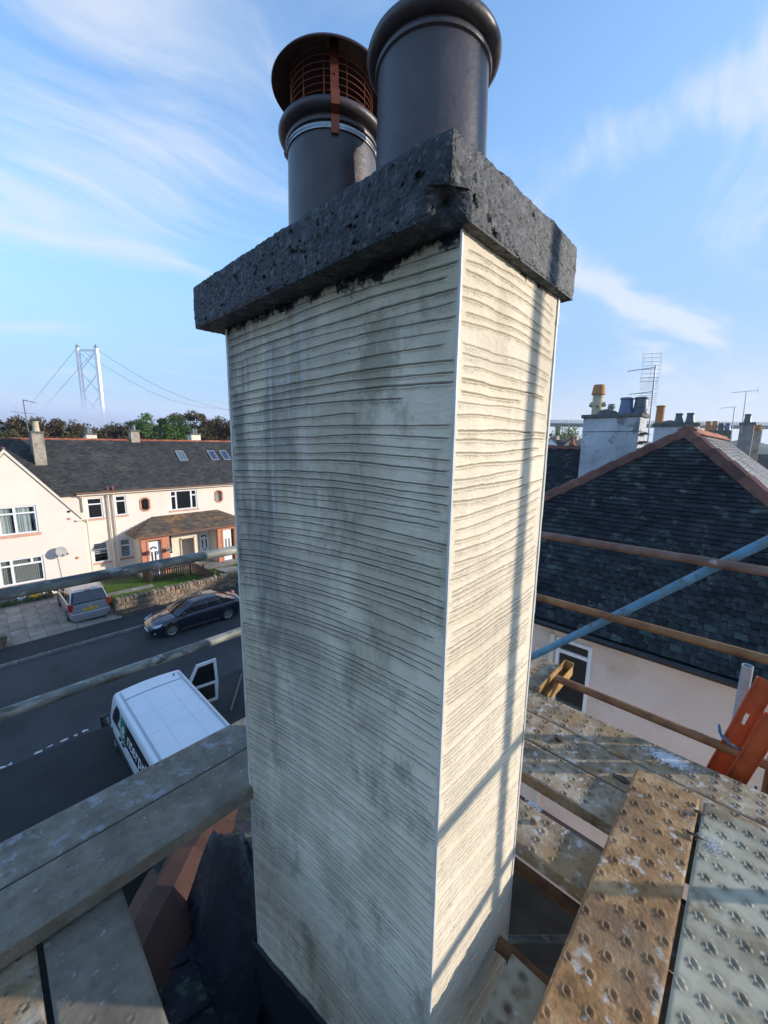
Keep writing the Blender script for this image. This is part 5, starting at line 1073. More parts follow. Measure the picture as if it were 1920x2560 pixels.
for (x, y, lx, ly) in ((CX0 - .0025, CY0 - .0025, .006, .006), (CX0 - .003, CY1 - .004, .006, .013), (CX1 - .008, CY0 - .003, .010, .006)):
    b = MB(); n = 40; pv_ = None
    for k in range(n):
        za, zb_ = 6.3 + (9.64 - 6.3) * k / n, 6.3 + (9.64 - 6.3) * (k + 1) / n; e = random.uniform(-.0007, .0007); b.box(x + e, x + lx, y + e, y + ly, za, zb_)
    b.build('corner_bead', m_bead, chm)
# coping: rough cast slab with displaced surface
def rough_slab(x0, x1, y0, y1, z0, z1, step, amp, seed):
    bm = bmesh.new(); nx_, ny_, nz_ = int((x1 - x0) / step), int((y1 - y0) / step), int((z1 - z0) / step)
    V = []; F = []
    def sheet(o, u, v, nu, nv):
        base = len(V)
        for j in range(nv + 1):
            for i in range(nu + 1): V.append([o[a] + u[a] * i / nu + v[a] * j / nv for a in range(3)])
        for j in range(nv):
            for i in range(nu): F.append((base + j * (nu + 1) + i, base + j * (nu + 1) + i + 1, base + (j + 1) * (nu + 1) + i + 1, base + (j + 1) * (nu + 1) + i))
    dx, dy, dz = x1 - x0, y1 - y0, z1 - z0
    sheet((x0, y0, z0), (dx, 0, 0), (0, 0, dz), nx_, nz_); sheet((x0, y1, z0), (0, -dy, 0), (0, 0, dz), ny_, nz_); sheet((x1, y0, z0), (0, dy, 0), (0, 0, dz), ny_ // 2, nz_); sheet((x0, y1, z0), (dx, 0, 0), (0, 0, dz), nx_ // 2, nz_)
    sheet((x0, y0, z1), (dx, 0, 0), (0, dy, 0), nx_ // 2, ny_ // 2); sheet((x0, y1, z0), (dx, 0, 0), (0, -dy, 0), nx_ // 2, ny_ // 2)
    return np.array(V), np.array(F)
V, F = rough_slab(.668, 1.318, .476, 1.672, 9.632, 9.785, .0045, 0, 1)
cc = np.array([.99, 1.07, 9.71]); q = V.copy()
# round the arrises, sag the top, then roughen in all directions with the same field so that seams stay closed
hx = np.array([.325, .598, .079]); rel = (V - cc) / hx; e = np.sort(np.abs(rel) * hx - hx, 1)[:, ::-1]
near_edge = np.clip(1 + e[:, 1] / .014, 0, 1); V -= np.sign(rel) * (np.abs(rel) > .93 - 0 * rel) * near_edge[:, None] * .003
def f3(p, s_, o): return (fbm(p[:, 0] * s_ + p[:, 2] * s_ * .83, p[:, 1] * s_ - p[:, 2] * s_ * .71, o, 4) + fbm(p[:, 1] * s_ * .9 + 3, p[:, 2] * s_ * 1.1 + p[:, 0] * s_ * .4, o + 3, 4)) * .5 - .5 * .94
dirn = (q - cc) / hx; dirn = np.sign(dirn) * np.abs(dirn) ** 8; dirn /= np.linalg.norm(dirn, axis=1)[:, None] + 1e-9
d_ = f3(q, 55, 1) * .006 + f3(q, 14, 5) * .005 + f3(q, 170, 9) * .009
pit = np.clip((f3(q, 62, 20) - .155) / .04, 0, 1); d_ -= pit * .009
wavy = (fbm(q[:, 0] * 7, q[:, 1] * 7, 3, 3) - .5) * .016
V += dirn * d_[:, None]; V[:, 2] += wavy * (q[:, 2] > 9.70) - .020 * np.exp(-np.hypot(q[:, 0] - .668, q[:, 1] - .476) / .28) * (q[:, 2] > 9.70)
# broken lower front corner
dc = np.sqrt((q[:, 0] - .668) ** 2 + (q[:, 1] - .476) ** 2 + ((q[:, 2] - 9.632) * .75) ** 2); k_ = np.clip(1 - dc / .075, 0, 1)[:, None]; V += (np.array([.74, .55, 9.70]) - q) * k_ * .65
V -= np.array([1.0, 1.03, 5.9]); link('coping', npmesh('coping', V, F, False), m_coping, chm)
# mortar haunching on top of the coping
b = MB(); b.lathe([(.27, 0), (.2, .035), (.155, .05)], (.995, .79, 9.788), 32); b.lathe([(.27, 0), (.2, .035), (.155, .05)], (.995, 1.23, 9.788), 32); b.build('mortar_haunching', m_coping, chm, smooth=True)
def big_pot(x, y, z0):
    pr = [(.157, 0), (.154, .12), (.151, .28), (.149, .372), (.149, .376), (.155, .379), (.157, .386), (.155, .391), (.151, .394), (.151, .398), (.162, .399), (.172, .403), (.178, .410), (.1795, .418), (.176, .426), (.168, .432), (.155, .435), (.142, .435), (.130, .430), (.126, .2)]
    b = MB(); b.lathe(pr, (x, y, z0), 96); return b.build('chimney_pot', m_pot, chm, smooth=True)
big_pot(.995, .785, 9.80); big_pot(.985, 1.205, 9.80)
# cowl
px, py, pz = .985, 1.205, 9.80
cow = thing('rain_cowl', 'rusty copper rain cowl with wire cage strapped to the far chimney pot', 'chimney cowl', (px, py, pz + .374))
b = MB(); pr = [(.001, .270), (.06, .262), (.12, .241), (.165, .215), (.188, .196), (.197, .184), (.195, .181), (.185, .190), (.162, .209), (.118, .234), (.06, .254), (.001, .262)]
b.lathe(pr, (0, 0, 0), 64); hd = b.build('hood', m_copper_dark, cow, local=True, smooth=True)
b = MB(); R_ = .136
for z in np.linspace(.075, .205, 8): b.lathe([(R_ + .0011 * math.cos(a), z + .0011 * math.sin(a)) for a in np.linspace(0, 2 * PI, 6)[:-1]], n=40, closed=True)
for k in range(12):
    a = 2 * PI * (k + .35) / 12; b.tube((R_ * math.cos(a), R_ * math.sin(a), .055), (R_ * math.cos(a), R_ * math.sin(a), .222), .0012, n=5)
b.build('wire_cage', m_copper, cow, local=True)
for ang in (-126, -6, 114):
    a = math.radians(ang); dx, dy = math.cos(a), math.sin(a); t = Vector((-dy, dx, 0)) * .0125; b = MB()
    pts = [(.1405, .222), (.1415, .20), (.145, .12), (.150, .066), (.1835, .062), (.1845, .040), (.181, .026), (.160, .014), (.158, -.008), (.1565, -.034)]
    for (r1_, z1_), (r2_, z2_) in zip(pts[:-1], pts[1:]):
        p1, p2 = Vector((dx * r1_, dy * r1_, z1_)), Vector((dx * r2_, dy * r2_, z2_)); dd = (p2 - p1); nn = dd.cross(t).normalized() * .0011; b.obox((p1 + p2) / 2, dd / 2 * 1.03, t, nn)
    st = b.build('strap', m_copper, cow, local=True)
    b = MB()
    for z in (.13, .16): b.tube((dx * .142, dy * .146, z), (dx * .151, dy * .151, z), .0035, n=8)
    b.build('rivet', m_copper, st, local=True)
b = MB(); b.lathe([(.1525, -.004), (.1540, -.004), (.1540, -.018), (.1525, -.018)], n=80, closed=True)
cb = b.build('hose_clamp', m_steel, cow, local=True, smooth=False)
b = MB()
for k in range(110):
    a = math.radians(150 + k * 1.35); dx, dy = math.cos(a), math.sin(a); b.obox((dx * .1543, dy * .1543, -.011), (dx * .0004, dy * .0004, 0), (-dy * .0006, dx * .0006, 0), (0, 0, .0045))
b.build('clamp_slots', m_black, cb, local=True)

# ================================================================== SCAFFOLD
def board(name, label, axis, a0, a1, b0, b1, zt, m, step=.004, end0=False, rows=4, pitch=.084, seed=0, group=None, hgt=.058, mud=.0012, dm=1.0, dr_=1.0, lob=.28):
    """perforated steel board with punched dimples; axis 'x' or 'y' is the long way (a), b the width"""
    rs = np.random.default_rng(seed + 100); L_, W_ = a1 - a0, b1 - b0
    t = thing(name, label, 'scaffold board', ((a0 if axis == 'x' else b0), (b0 if axis == 'x' else a0), zt), 0, group)
    na, nb = int(L_ / step), int(W_ / step); A, B = np.meshgrid(np.linspace(0, L_, na), np.linspace(0, W_, nb)); D = (fbm(A * 9, B * 9, seed, 4) - .5) * mud * 2 + (fbm(A * 60, B * 60, seed + 2, 3) - .5) * mud * 1.2; dirt = np.zeros_like(D)
    r_ = int(.027 / step) + 1; i = 0; a = .03
    while a < L_ - .015:
        for j in range(rows):
            bb = (j + .5 + (.25 if i % 2 else -.25) * .8) * W_ / rows
            if bb < .015 or bb > W_ - .012: continue
            ca, cb_ = a + rs.normal(0, .0008), bb + rs.normal(0, .0008); ia, ib = int(ca / step), int(cb_ / step); sl_ = (slice(max(0, ib - r_), ib + r_ + 1), slice(max(0, ia - r_), ia + r_ + 1))
            da, db = A[sl_] - ca, B[sl_] - cb_; rr = np.hypot(da, db); th_ = np.arctan2(db, da); am = rs.uniform(.6, 1.0) * dm
            D[sl_] += am * (.0058 * np.exp(-((rr - .0118) / .0042) ** 2) * ((1 - lob) + lob * np.cos(4 * th_ + .6)) - .0055 * np.exp(-(rr / .0062) ** 2))
            dirt[sl_] = np.maximum(dirt[sl_], rs.uniform(.35, .95) * min(1, dm + .1) * np.clip(1.35 - rr / (rs.uniform(.014, .021) * dr_), 0, 1))
        a += pitch; i += 1
    ed = np.minimum(np.minimum(B, W_ - B), .012) / .012; D -= (1 - ed) ** 2 * .005
    dirt *= (fbm(A * 25, B * 25, seed + 5, 3) * 1.5)
    dirt = np.clip(dirt, 0, .9)
    X_, Y_ = (A, B) if axis == 'x' else (B, A)
    P = np.stack([X_, Y_, D], -1).reshape(-1, 3); idx = np.arange(na * nb).reshape(nb, na); Fq = np.stack([idx[:-1, :-1], idx[:-1, 1:], idx[1:, 1:], idx[1:, :-1]], -1).reshape(-1, 4)
    if axis == 'y': Fq = Fq[:, ::-1]
    link('deck', npmesh('deck', P, Fq, True, {'dirt': dirt}), m, t)
    for (p, q_) in ((0, .003), (W_ - .003, W_)):
        b = MB()
        if axis == 'x': b.box(0, L_, p, q_, -hgt, -.004)
        else: b.box(p, q_, 0, L_, -hgt, -.004)
        b.build('side_flange', m, t, local=True)
    for (p, q_) in ((-.001, .003), (L_ - .003, L_ + .001)):
        b = MB()
        if axis == 'x': b.box(p, q_, .003, W_ - .003, -hgt, -.003)
        else: b.box(.003, W_ - .003, p, q_, -hgt, -.003)
        b.build('end_plate', m, t, local=True)
    return t
GBR = 'steel scaffold boards right of the chimney'
# two upper boards at lower right (long way along x)
board('scaffold_board', 'mud-brown upper scaffold board lying on top at lower right', 'x', -1.2, 2.085, .015, .262, 7.655, m_board_brown, .0025, seed=1, mud=.0022)
board('scaffold_board', 'clean galvanised grey scaffold board at the bottom right corner', 'x', -1.2, 2.080, -.222, .002, 7.652, m_board_grey, .0025, seed=2, mud=.0006, dr_=1.5, lob=.5)
board('scaffold_board', 'second grey scaffold board cut off by the right edge, beside the clean galvanised one', 'x', -1.2, 2.07, -.462, -.236, 7.648, m_board_mort, .004, seed=22)
# three boards along y on the right, and one further in
board('scaffold_board', 'outermost long scaffold board on the right, white crumbs on it', 'y', -1.4, .98, 2.195, 2.420, 7.600, m_board_mort, .004, seed=3)
board('scaffold_board', 'middle of three long mortar-stained scaffold boards on the right', 'y', -1.4, 1.6, 1.962, 2.187, 7.602, m_board_mort, .004, seed=4)
board('scaffold_board', 'innermost of three long mortar-stained scaffold boards on the right', 'y', -1.4, 1.6, 1.728, 1.953, 7.600, m_board_mort, .004, seed=5)
board('scaffold_board', 'narrow separate scaffold board close to the chimney, gap on both sides', 'y', -1.4, 1.6, 1.370, 1.575, 7.602, m_board_mort, .004, seed=6)
board('scaffold_board', 'short scaffold board ending at the rusty yellow channel', 'y', .885, 2.2, 2.43, 2.86, 7.604, m_board_mort, .004, seed=7, rows=7)
board('scaffold_board', 'low scaffold board beside the chimney foot, partly under the muddy board', 'y', -1.0, .43, .93, 1.15, 7.40, m_board_grey, .004, seed=8, rows=4)
# left boards along x
board('scaffold_board', 'outer scaffold board on the left above the street, bluish with pale stains', 'x', -1.2, 2.3, 1.800, 2.030, 7.600, m_board_left, .004, seed=9, dm=.35)
board('scaffold_board', 'inner scaffold board on the left, plain brown-grey with thick edge', 'x', -1.2, 2.3, 1.545, 1.791, 7.601, m_board_plain, .004, seed=10, mud=.0016, dm=.35)
board('scaffold_board', 'grey-green cross scaffold board tucked under the left boards at the bottom', 'y', .35, 1.60, -.015, .215, 7.525, m_board_plain, .004, seed=11, dm=.35)
board('scaffold_board', 'sunlit brown cross scaffold board in the bottom left corner', 'y', .35, 1.60, -.262, -.032, 7.527, m_board_mort, .004, seed=12)
board('scaffold_board', 'unseen brown scaffold board added beyond the bottom left corner for bounce light', 'y', .35, 1.60, -.510, -.280, 7.527, m_board_mort, .006, seed=13)  # out of view, added to bounce warm sunlight onto the shaded chimney face
# yellow rusted channel end
yc = thing('steel_channel', 'rusty yellow steel channel capping the short board end', 'steel channel', (2.64, .86, 7.6))
my = mat('rusty_yellow_steel', [(0.3, (0.26, 0.13, 0.04)), (0.5, (0.42, 0.23, 0.07)), (0.7, (0.50, 0.30, 0.10))], scale=12, rough=.75, bump=.6, bscale=60, spots=(14, .62, .04, (.16, .08, .04), .8))
b = MB(); b.box(-.23, .235, .012, .018, -.05, .045); b.box(-.23, .235, -.045, .012, -.05, -.044); b.box(-.23, .235, -.045, -.039, -.044, .02); b.box(.23, .236, -.045, .018, -.05, .046); b.build('channel', my, yc, local=True)
def pole(name, label, p0, p1, m, r_=.0242, group=None, cap=True):
    p0, p1 = Vector(p0), Vector(p1); t = bpy.data.objects.new('x', None)
    b = MB(); n = 24; d = (p1 - p0); L_ = d.length; k = max(2, int(L_ / .15))
    for rr in (r_,):
        vs = [(i * L_ / k, rr * math.cos(a), rr * math.sin(a)) for i in range(k + 1) for a in [2 * PI * j / n for j in range(n)]]
        b.add(vs, [(i * n + j, i * n + (j + 1) % n, (i + 1) * n + (j + 1) % n, (i + 1) * n + j) for i in range(k) for j in range(n)])
    ri = r_ * .84
    for x in (0, L_):
        vs = [(x, q_ * math.cos(a), q_ * math.sin(a)) for q_ in (r_, ri) for a in [2 * PI * j / n for j in range(n)]] + [(x + (.08 if x == 0 else -.08), ri * math.cos(a), ri * math.sin(a)) for a in [2 * PI * j / n for j in range(n)]]
        b.add(vs, [(j, (j + 1) % n, n + (j + 1) % n, n + j) for j in range(n)] + [(n + j, n + (j + 1) % n, 2 * n + (j + 1) % n, 2 * n + j) for j in range(n)])
    o = b.build(name, m, None, smooth=True, local=True); o.location = p0; o.rotation_euler = d.to_track_quat('X', 'Z').to_euler(); tag(o, label, 'scaffold tube', group); bpy.data.objects.remove(t); return o
pole('scaffold_tube', 'upper galvanised guard rail on the left, crossing in front of the cream houses', (-1.5, 2.09, 8.60), (2.9, 2.10, 8.60), m_tube_galv)
pole('scaffold_tube', 'lower galvanised guard rail on the left, crossing above the white van', (-1.5, 2.10, 8.10), (2.9, 2.11, 8.10), m_tube_galv)
pole('scaffold_tube', 'brown guard rail with flaking pale paint, uppermost on the right', (2.60, 2.3, 8.605), (2.66, -.9, 8.605), m_tube_brown)
pole('scaffold_tube', 'rusty orange guard rail on the right, below the brown one', (2.62, 2.3, 8.160), (2.68, -.9, 8.150), m_tube_rust)
pole('scaffold_tube', 'rusty ledger tube at board level running to the orange beams', (2.60, .84, 7.64), (2.585, -.5, 7.64), m_tube_rust)
pole('scaffold_tube', 'blue painted diagonal brace on the right', (2.705, 1.30, 7.43), (2.705, -.75, 9.41), m_tube_blue)
pole('scaffold_tube', 'short pale blue standard with open top beside the orange beams', (2.72, -.075, 6.2), (2.72, -.075, 8.07), mat('pale_blue_tube', [(0.3, (0.32, 0.42, 0.50)), (0.7, (0.50, 0.58, 0.62))], scale=6, rough=.4, metal=.3, spots=(20, .64, .03, (.3, .3, .28), .6)))
pole('scaffold_tube', 'rusty vertical standard at the right edge behind the orange beams', (2.78, -.24, 6.0), (2.78, -.24, 7.86), m_tube_rust, r_=.026)
pole('scaffold_tube', 'rusty tube under the boards, nearer the inner gap', (1.49, 1.5, 7.33), (1.52, -.6, 7.33), m_tube_rust)
pole('scaffold_tube', 'rusty tube under the boards beside the chimney foot', (1.18, .62, 7.33), (1.22, -.6, 7.33), m_tube_rust)
pole('scaffold_tube', 'dark transom tube under the three long boards in the open slot', (1.655, 1.6, 7.50), (1.665, -.7, 7.50), m_tube_brown)
pole('scaffold_tube', 'brown tube added alongside the dark transom to darken the open slot', (1.705, 1.6, 7.43), (1.71, -.7, 7.43), m_tube_brown)  # extra tube, put in to darken the pale slot between the boards
pole('scaffold_tube', 'thin pale tube crossing the dark gap beside the chimney', (1.12, .70, 7.2), (1.75, .06, 7.2), m_tube_galv, r_=.013)
# tubes behind the photographer that throw the shadows on the chimney
GB = 'guard rail tubes behind the camera'
pole('scaffold_tube', 'upper guard rail of the sunny side', (-1.2, -.70, 8.60), (2.9, -.70, 8.60), m_tube_galv, group=GB)
pole('scaffold_tube', 'lower guard rail of the sunny side', (-1.2, -.70, 8.10), (2.9, -.70, 8.10), m_tube_galv, group=GB)
pole('scaffold_tube', 'upright standard of the sunny side', (2.22, -.72, 5.0), (2.22, -.72, 11.0), m_tube_galv, r_=.0242)
# coupler at the right edge
cp = thing('scaffold_coupler', 'rusty right-angle coupler at the right edge behind the orange beams', 'scaffold coupler', (2.74, -.205, 7.84))
b = MB(); b.tube((0.03, -.03, -.035), (0.03, -.03, .035), .036, n=18); b.tube((-.03, -.05, .0), (.03, -.05, .0), .034, n=18); b.build('body', m_tube_rust, cp, local=True)
b = MB(); b.tube((-.02, .02, -.02), (-.06, .035, -.06), .008, n=8); b.tube((-.02, .02, -.02), (.0, .03, -.07), .012, n=6); b.build('bolt', m_tube_rust, cp, local=True)
# orange beams leaning outside the boards
def beam(label, p0, p1, wv_, dv, slot):
    p0, p1 = Vector(p0), Vector(p1); t = thing('steel_beam', label, 'steel beam', p0, 0, 'orange painted beams')
    wv_, dv = Vector(wv_), Vector(dv); d = p1 - p0; b = MB(); slots = slot
    segs = [0] + [x for s_ in slots for x in s_] + [1]
    for a_, c_ in zip(segs[0::2], segs[1::2]): b.obox(d * (a_ + c_) / 2, d * (c_ - a_) / 2, wv_, dv)
    for a_, c_ in slots:
        for s_ in (-1, 1): b.obox(d * (a_ + c_) / 2 + wv_ * s_ * .60, d * (c_ - a_) / 2, wv_ * .40, dv)
    b.build('web', m_orange, t, local=True, bevel=.0015)
    b = MB()
    for s_ in (-1, 1): b.obox(d * .5 + wv_ * s_ - Vector((.014, 0, 0)), d * .5, wv_.normalized() * .002, (.012, 0, 0))
    b.build('flange', m_orange, t, local=True); return t
beam('orange steel beam with slots, leaning outside the boards and standing taller', (2.60, -.010, 7.42), (2.60, -.148, 8.075), (0, .037, .007), (.002, 0, 0), [(.30, .38), (.58, .68)])
beam('shorter rust-spotted orange steel beam tied in front of the taller one', (2.545, -.078, 7.42), (2.545, -.192, 7.93), (0, .036, .007), (.002, 0, 0), [])
rp = thing('rope', 'blue rope tied round the orange steel beams', 'rope', (2.56, -.06, 7.72)); b = MB()
b.path([(.05, .055, .02), (-.03, .04, .01), (-.045, 0, -.005), (-.04, -.03, -.015), (-.03, -.035, -.02)], .0055, n=8); b.path([(.05, .055, .022), (-.02, .05, .022), (-.04, .01, .003)], .005, n=8)
b.path([(.03, -.12, -.22), (.02, -.125, -.26), (.035, -.14, -.27)], .006, n=8); b.build('loop', m_rope, rp, local=True, smooth=True)
# debris
V = []; F = []
def blob(c, r_, base):
    pts = [Vector((random.gauss(0, 1), random.gauss(0, 1), random.gauss(0, 1))).normalized() * r_ * random.uniform(.7, 1.2) for _ in range(6)]
    oc = [Vector((1, 0, 0)), Vector((0, 1, 0)), Vector((-1, 0, 0)), Vector((0, -1, 0)), Vector((0, 0, 1)), Vector((0, 0, -1))]
    v = [c + Vector((o_.x * r_ * random.uniform(.6, 1.2), o_.y * r_ * random.uniform(.6, 1.2), o_.z * r_ * random.uniform(.5, .9))) for o_ in oc]; return v, [(base, base + 1, base + 4), (base + 1, base + 2, base + 4), (base + 2, base + 3, base + 4), (base + 3, base, base + 4), (base + 1, base, base + 5), (base + 2, base + 1, base + 5), (base + 3, base + 2, base + 5), (base, base + 3, base + 5)]
def crumbs(n_, cx_, cy_, sx_, sy_, zz_, x0_, x1_, label, lo=.0015, hi=.0042):
    V = []; F = []
    for i in range(n_):
        c = Vector((cx_ + random.gauss(0, 1) * sx_, cy_ + random.gauss(0, 1) * sy_, zz_ + random.uniform(0, .003)))
        if not x0_ < c.x < x1_: continue
        v, f = blob(c, random.uniform(lo, hi), len(V)); V += v; F += f
    o = link('render_crumbs', npmesh('render_crumbs', np.array([tuple(v) for v in V]), np.array(F)), m_crumb, None, 'stuff'); tag(o, label, None)
crumbs(1500, 2.335, .16, .022, .042, 7.604, 2.2, 2.42, 'scatter of small white render crumbs on the outermost right board')
crumbs(420, 1.86, -.05, .022, .018, 7.655, 1.7, 2.0, 'small patch of white mortar crumbs on the clean galvanised upper board', .0008, .0028)
crumbs(160, 1.655, .58, .008, .02, 7.528, 1.6, 1.7, 'white mortar crumbs stuck on the dark tube in the slot', .002, .006)
def lump(label, c, r_, m, cat='mortar lump', sc=(1, 1, .5)):
    bm = bmesh.new(); bmesh.ops.create_icosphere(bm, subdivisions=3, radius=r_)
    for v in bm.verts: v.co *= 1 + .55 * (mnoise.noise(v.co * (1.6 / r_) + Vector(c)) ); v.co.x *= sc[0]; v.co.y *= sc[1]; v.co.z *= sc[2]
    me = bpy.data.meshes.new('lump'); bm.to_mesh(me); bm.free(); me.polygons.foreach_set('use_smooth', [False] * len(me.polygons)); o = link('mortar_lump', me, m); o.location = c; tag(o, label, cat); return o
lump('dark lump of dried mud on the middle right board near the chimney', (2.06, .62, 7.613), .014, m_lump, sc=(1, 1.5, .7))
lump('flat curled mud flake across the joint of the two outer right boards', (2.185, .37, 7.607), .022, m_board_brown, sc=(.8, 2.0, .3))
lump('dark wet mud patch on the middle right board before the muddy board', (2.02, .31, 7.604), .024, m_lump, sc=(.9, 1.4, .3))
lump('small grey mortar lump on the separate inner board', (1.50, .52, 7.61), .012, m_board_mort, sc=(1, 1.2, .8))
lump('twig-like dark splinter bridging the two upper boards', (1.845, .015, 7.664), .011, m_lump, sc=(.5, 2.4, .5))
lump('small dark clip where the two upper boards begin', (1.985, .012, 7.664), .009, m_lump, sc=(.8, 1.8, .7))
# ================================================================== NEIGHBOUR HOUSE ON THE RIGHT
nb = thing('neighbour_house', 'pinkish roughcast house with dark hipped slate roof close by on the right', 'house', (11.6, 1.36, 0))
XE, ZE = 7.1, 6.0; AX = Vector((11.6, 1.36, 9.6)); BL, BR = 5.3, 4.3
CL, CR = Vector((XE, 1.36 + BL, ZE)), Vector((XE, 1.36 - BR, ZE)); AX2 = Vector((23, 1.36, 9.6))
b = MB(); b.prism([CR, CL, AX], (0, 0, -.1)); b.prism([CR, AX, AX2, Vector((23, 1.36 - BR, ZE))], (0, 0, -.1)); b.prism([CL, Vector((16, CL.y, ZE)), Vector((16, 1.36, 9.6)), AX], (0, 0, -.1)); b.build('roof', m_slate, nb)
mpN = mapX(7.4)
holed_wall(mpN, 1.36 - BR + .3, 1.36 + BL - .3, 0, 5.9, [(1.80, 2.43, 4.2, 5.62)]).build('wall', m_harl_pink, nb)
b = MB(); b.box(7.66, 22.5, 1.36 - BR + .3, 1.36 - BR + .5, 0, 5.9); b.box(7.66, 22.5, CL.y - .5, CL.y - .3, 0, 5.9); b.box(9.5, 9.6, 1.36 - BR + .6, CL.y - .6, 0, 5.9); b.build('side_wall', m_harl_pink, nb)
wf = window(nb, mpN, 1.80, 2.43, 4.2, 5.62, bars_h=(5.36,), fw=.065, depth=.03)
b = MB(); b.box(7.33, 7.40, 2.46, 2.54, 0.5, 5.66); b.build('downpipe', m_cream, nb)
b = MB(); b.box(XE + .02, 7.40, CR.y, CL.y, ZE - .14, ZE - .09); b.build('soffit', m_cream, nb)
b = MB(); b.tube((XE - .04, CR.y, ZE - .06), (XE - .04, CL.y, ZE - .06), .055, n=12); b.box(XE, XE + .02, CR.y, CL.y, ZE - .14, ZE - .0); b.build('gutter', m_black, nb)
hvec = Vector((AX.x - XE, 0, AX.z - ZE)); hlen = hvec.length; nV = hvec / hlen; nN = Vector((-nV.z, 0, nV.x))
def in_nb(u, v):
    f = v / hlen; return CR.y + (1.36 - CR.y) * f + .06 < u < CL.y + (1.36 - CL.y) * f - .06 and v < hlen - .15
lst = slate_field((XE, 0, ZE), (0, 1, 0), nV, nN, in_nb, 46, .125, .175, L=.20, th=.014, jit=.02)
vis = sorted(lst, key=lambda s_: (s_[0] - Vector((7.1, .9, 7.2))).length if -0.9 < s_[0].y < 4.2 else 99)
slate_objs(vis[:300], nb, m_slate); slates_joined('slates', vis[300:], m_slate, nb)
sv = Vector((0, 1.36 - CR.y, AX.z - ZE)); sl2 = sv.length; sV2 = sv / sl2; sN2 = Vector((0, -sV2.z, sV2.y))
def in_s(u, v): f = v / sl2; return XE + (AX.x - XE) * f + .22 < u < 22 and v < sl2 - .1
slates_joined('sunlit_slates', slate_field((0, CR.y, ZE), (1, 0, 0), sV2, sN2, in_s, 43, .125, .19, L=.20, th=.012, jit=.03), m_slate_lit, nb)
ridge_tiles(nb, CL + Vector((0, 0, .06)), AX + Vector((0, 0, .05)), 0, 17, m_terra_dark, 'hip_tile', w_=.20, drop=.12)
ridge_tiles(nb, CR + Vector((0, 0, .06)), AX + Vector((0, 0, .05)), 0, 14, m_terra_dark, 'hip_tile', w_=.20, drop=.12)
ridge_tiles(nb, AX + Vector((.1, 0, .05)), Vector((23, 1.36, 9.65)), 0, 26, m_terra, 'ridge_tile', w_=.17, drop=.13)
# flats behind: block with the big whitewashed chimney, and the roof with the red ridge
bk = thing('rear_house', 'house behind the near hip roof with dark slates, red ridge and big whitewashed chimney', 'house', (18, 6, 0))
b = MB(); b.prism([(12.2, 4.55, 7.14), (12.2, 6.3, 7.14), (16.0, 6.3, 9.15), (16.0, 4.55, 9.15)], (0, 0, -.1)); b.prism([(16.0, 4.55, 9.15), (16.0, 6.3, 9.15), (19.8, 6.3, 7.14), (19.8, 4.55, 7.14)], (0, 0, -.1)); b.build('roof', m_slate, bk)
b = MB(); b.box(12.5, 19.5, 4.65, 6.2, 0, 7.2); b.prism([(12.6, 4.65, 7.2), (19.4, 4.65, 7.2), (16.0, 4.65, 9.0)], (0, 1.5, 0)); b.build('wall', m_harl_pink, bk)
rv = Vector((3.8, 0, 2.01)); rl = rv.length; rV = rv / rl; rN = Vector((-rV.z, 0, rV.x))
slates_joined('slates', slate_field((12.2, 0, 7.14), (0, 1, 0), rV, rN, lambda u, v: 4.6 < u < 6.25 and v < rl - .1, 33, .125, .175, L=.20), m_slate, bk)
ridge_tiles(bk, (16.0, 4.55, 9.20), (16.0, 6.3, 9.20), 0, 4, m_terra_dark, 'ridge_tile', w_=.17, drop=.12)
b = MB(); b.lathe([(.01, .40), (.05, .36), (.075, .30), (.04, .26), (.09, .15), (.12, .04), (.08, 0)], (16.0, 5.38, 9.22), 12); b.build('ridge_finial', m_terra, bk, smooth=True)
st = stack(bk, 14.0, 14.95, 2.83, 4.42, 6.0, 10.10, m_mortar_white, [], cap=.11)
b = MB(); b.box(13.99, 14.96, 2.82, 4.43, 9.66, 9.68); b.build('string_course', m_stack_top, st)
b = MB(); b.lathe([(.4, 0), (.25, .12), (.12, .19), (.05, .2)], (14.45, 3.85, 10.20), 20); b.build('mortar_haunching', m_stack_top, st, smooth=True)
b = MB(); b.lathe([(.155, 0), (.155, .62), (.150, .66), (.13, .66)], (14.4, 4.16, 10.2), 20)
for a in (200, 290, 110): 
    d = Vector((math.cos(math.radians(a)), math.sin(math.radians(a)), 0)); b.tube(Vector((14.4, 4.16, 10.53)) + d * .12, Vector((14.4, 4.16, 10.57)) + d * .23, .085, .075, n=14)
b.build('chimney_pot', m_pot_cream, st, smooth=True)
b = MB(); b.lathe([(.205, 0), (.20, .04), (.165, .28), (.155, .31), (.14, .31)], (14.4, 4.16, 10.86), 20); b.build('pot_extension', m_pot_orange, st, smooth=True)
b = MB(); b.lathe([(.10, 0), (.10, .05), (.12, .06), (.09, .09), (.12, .11), (.09, .14), (.12, .16), (.09, .19), (.10, .22), (.01, .23)], (14.4, 3.74, 10.32), 16); b.build('metal_vent', m_alu, st, smooth=True)
pot_part(st, 14.4, 3.32, 10.21, .20, .165, .50, m_pot_blue); pot_part(st, 14.4, 2.93, 10.21, .20, .165, .49, m_pot_green)
b = MB()
for z in (9.35, 9.6): b.box(13.9, 14.9, 2.68, 2.76, z - .02, z + .02); b.box(14.0, 14.04, 2.60, 2.8, z - .03, z + .03)
b.build('mast_bracket', m_black, st)
s2 = stack(bk, 20.0, 20.8, 2.05, 3.5, 7.0, 10.05, m_mortar_white, [(20.3, 3.40, 10.2, .155, .15, .72, m_pot_orange), (20.3, 2.73, 10.2, .15, .12, .38, m_pot_green), (20.3, 2.36, 10.2, .15, .12, .38, m_pot_green)], cap=.13)
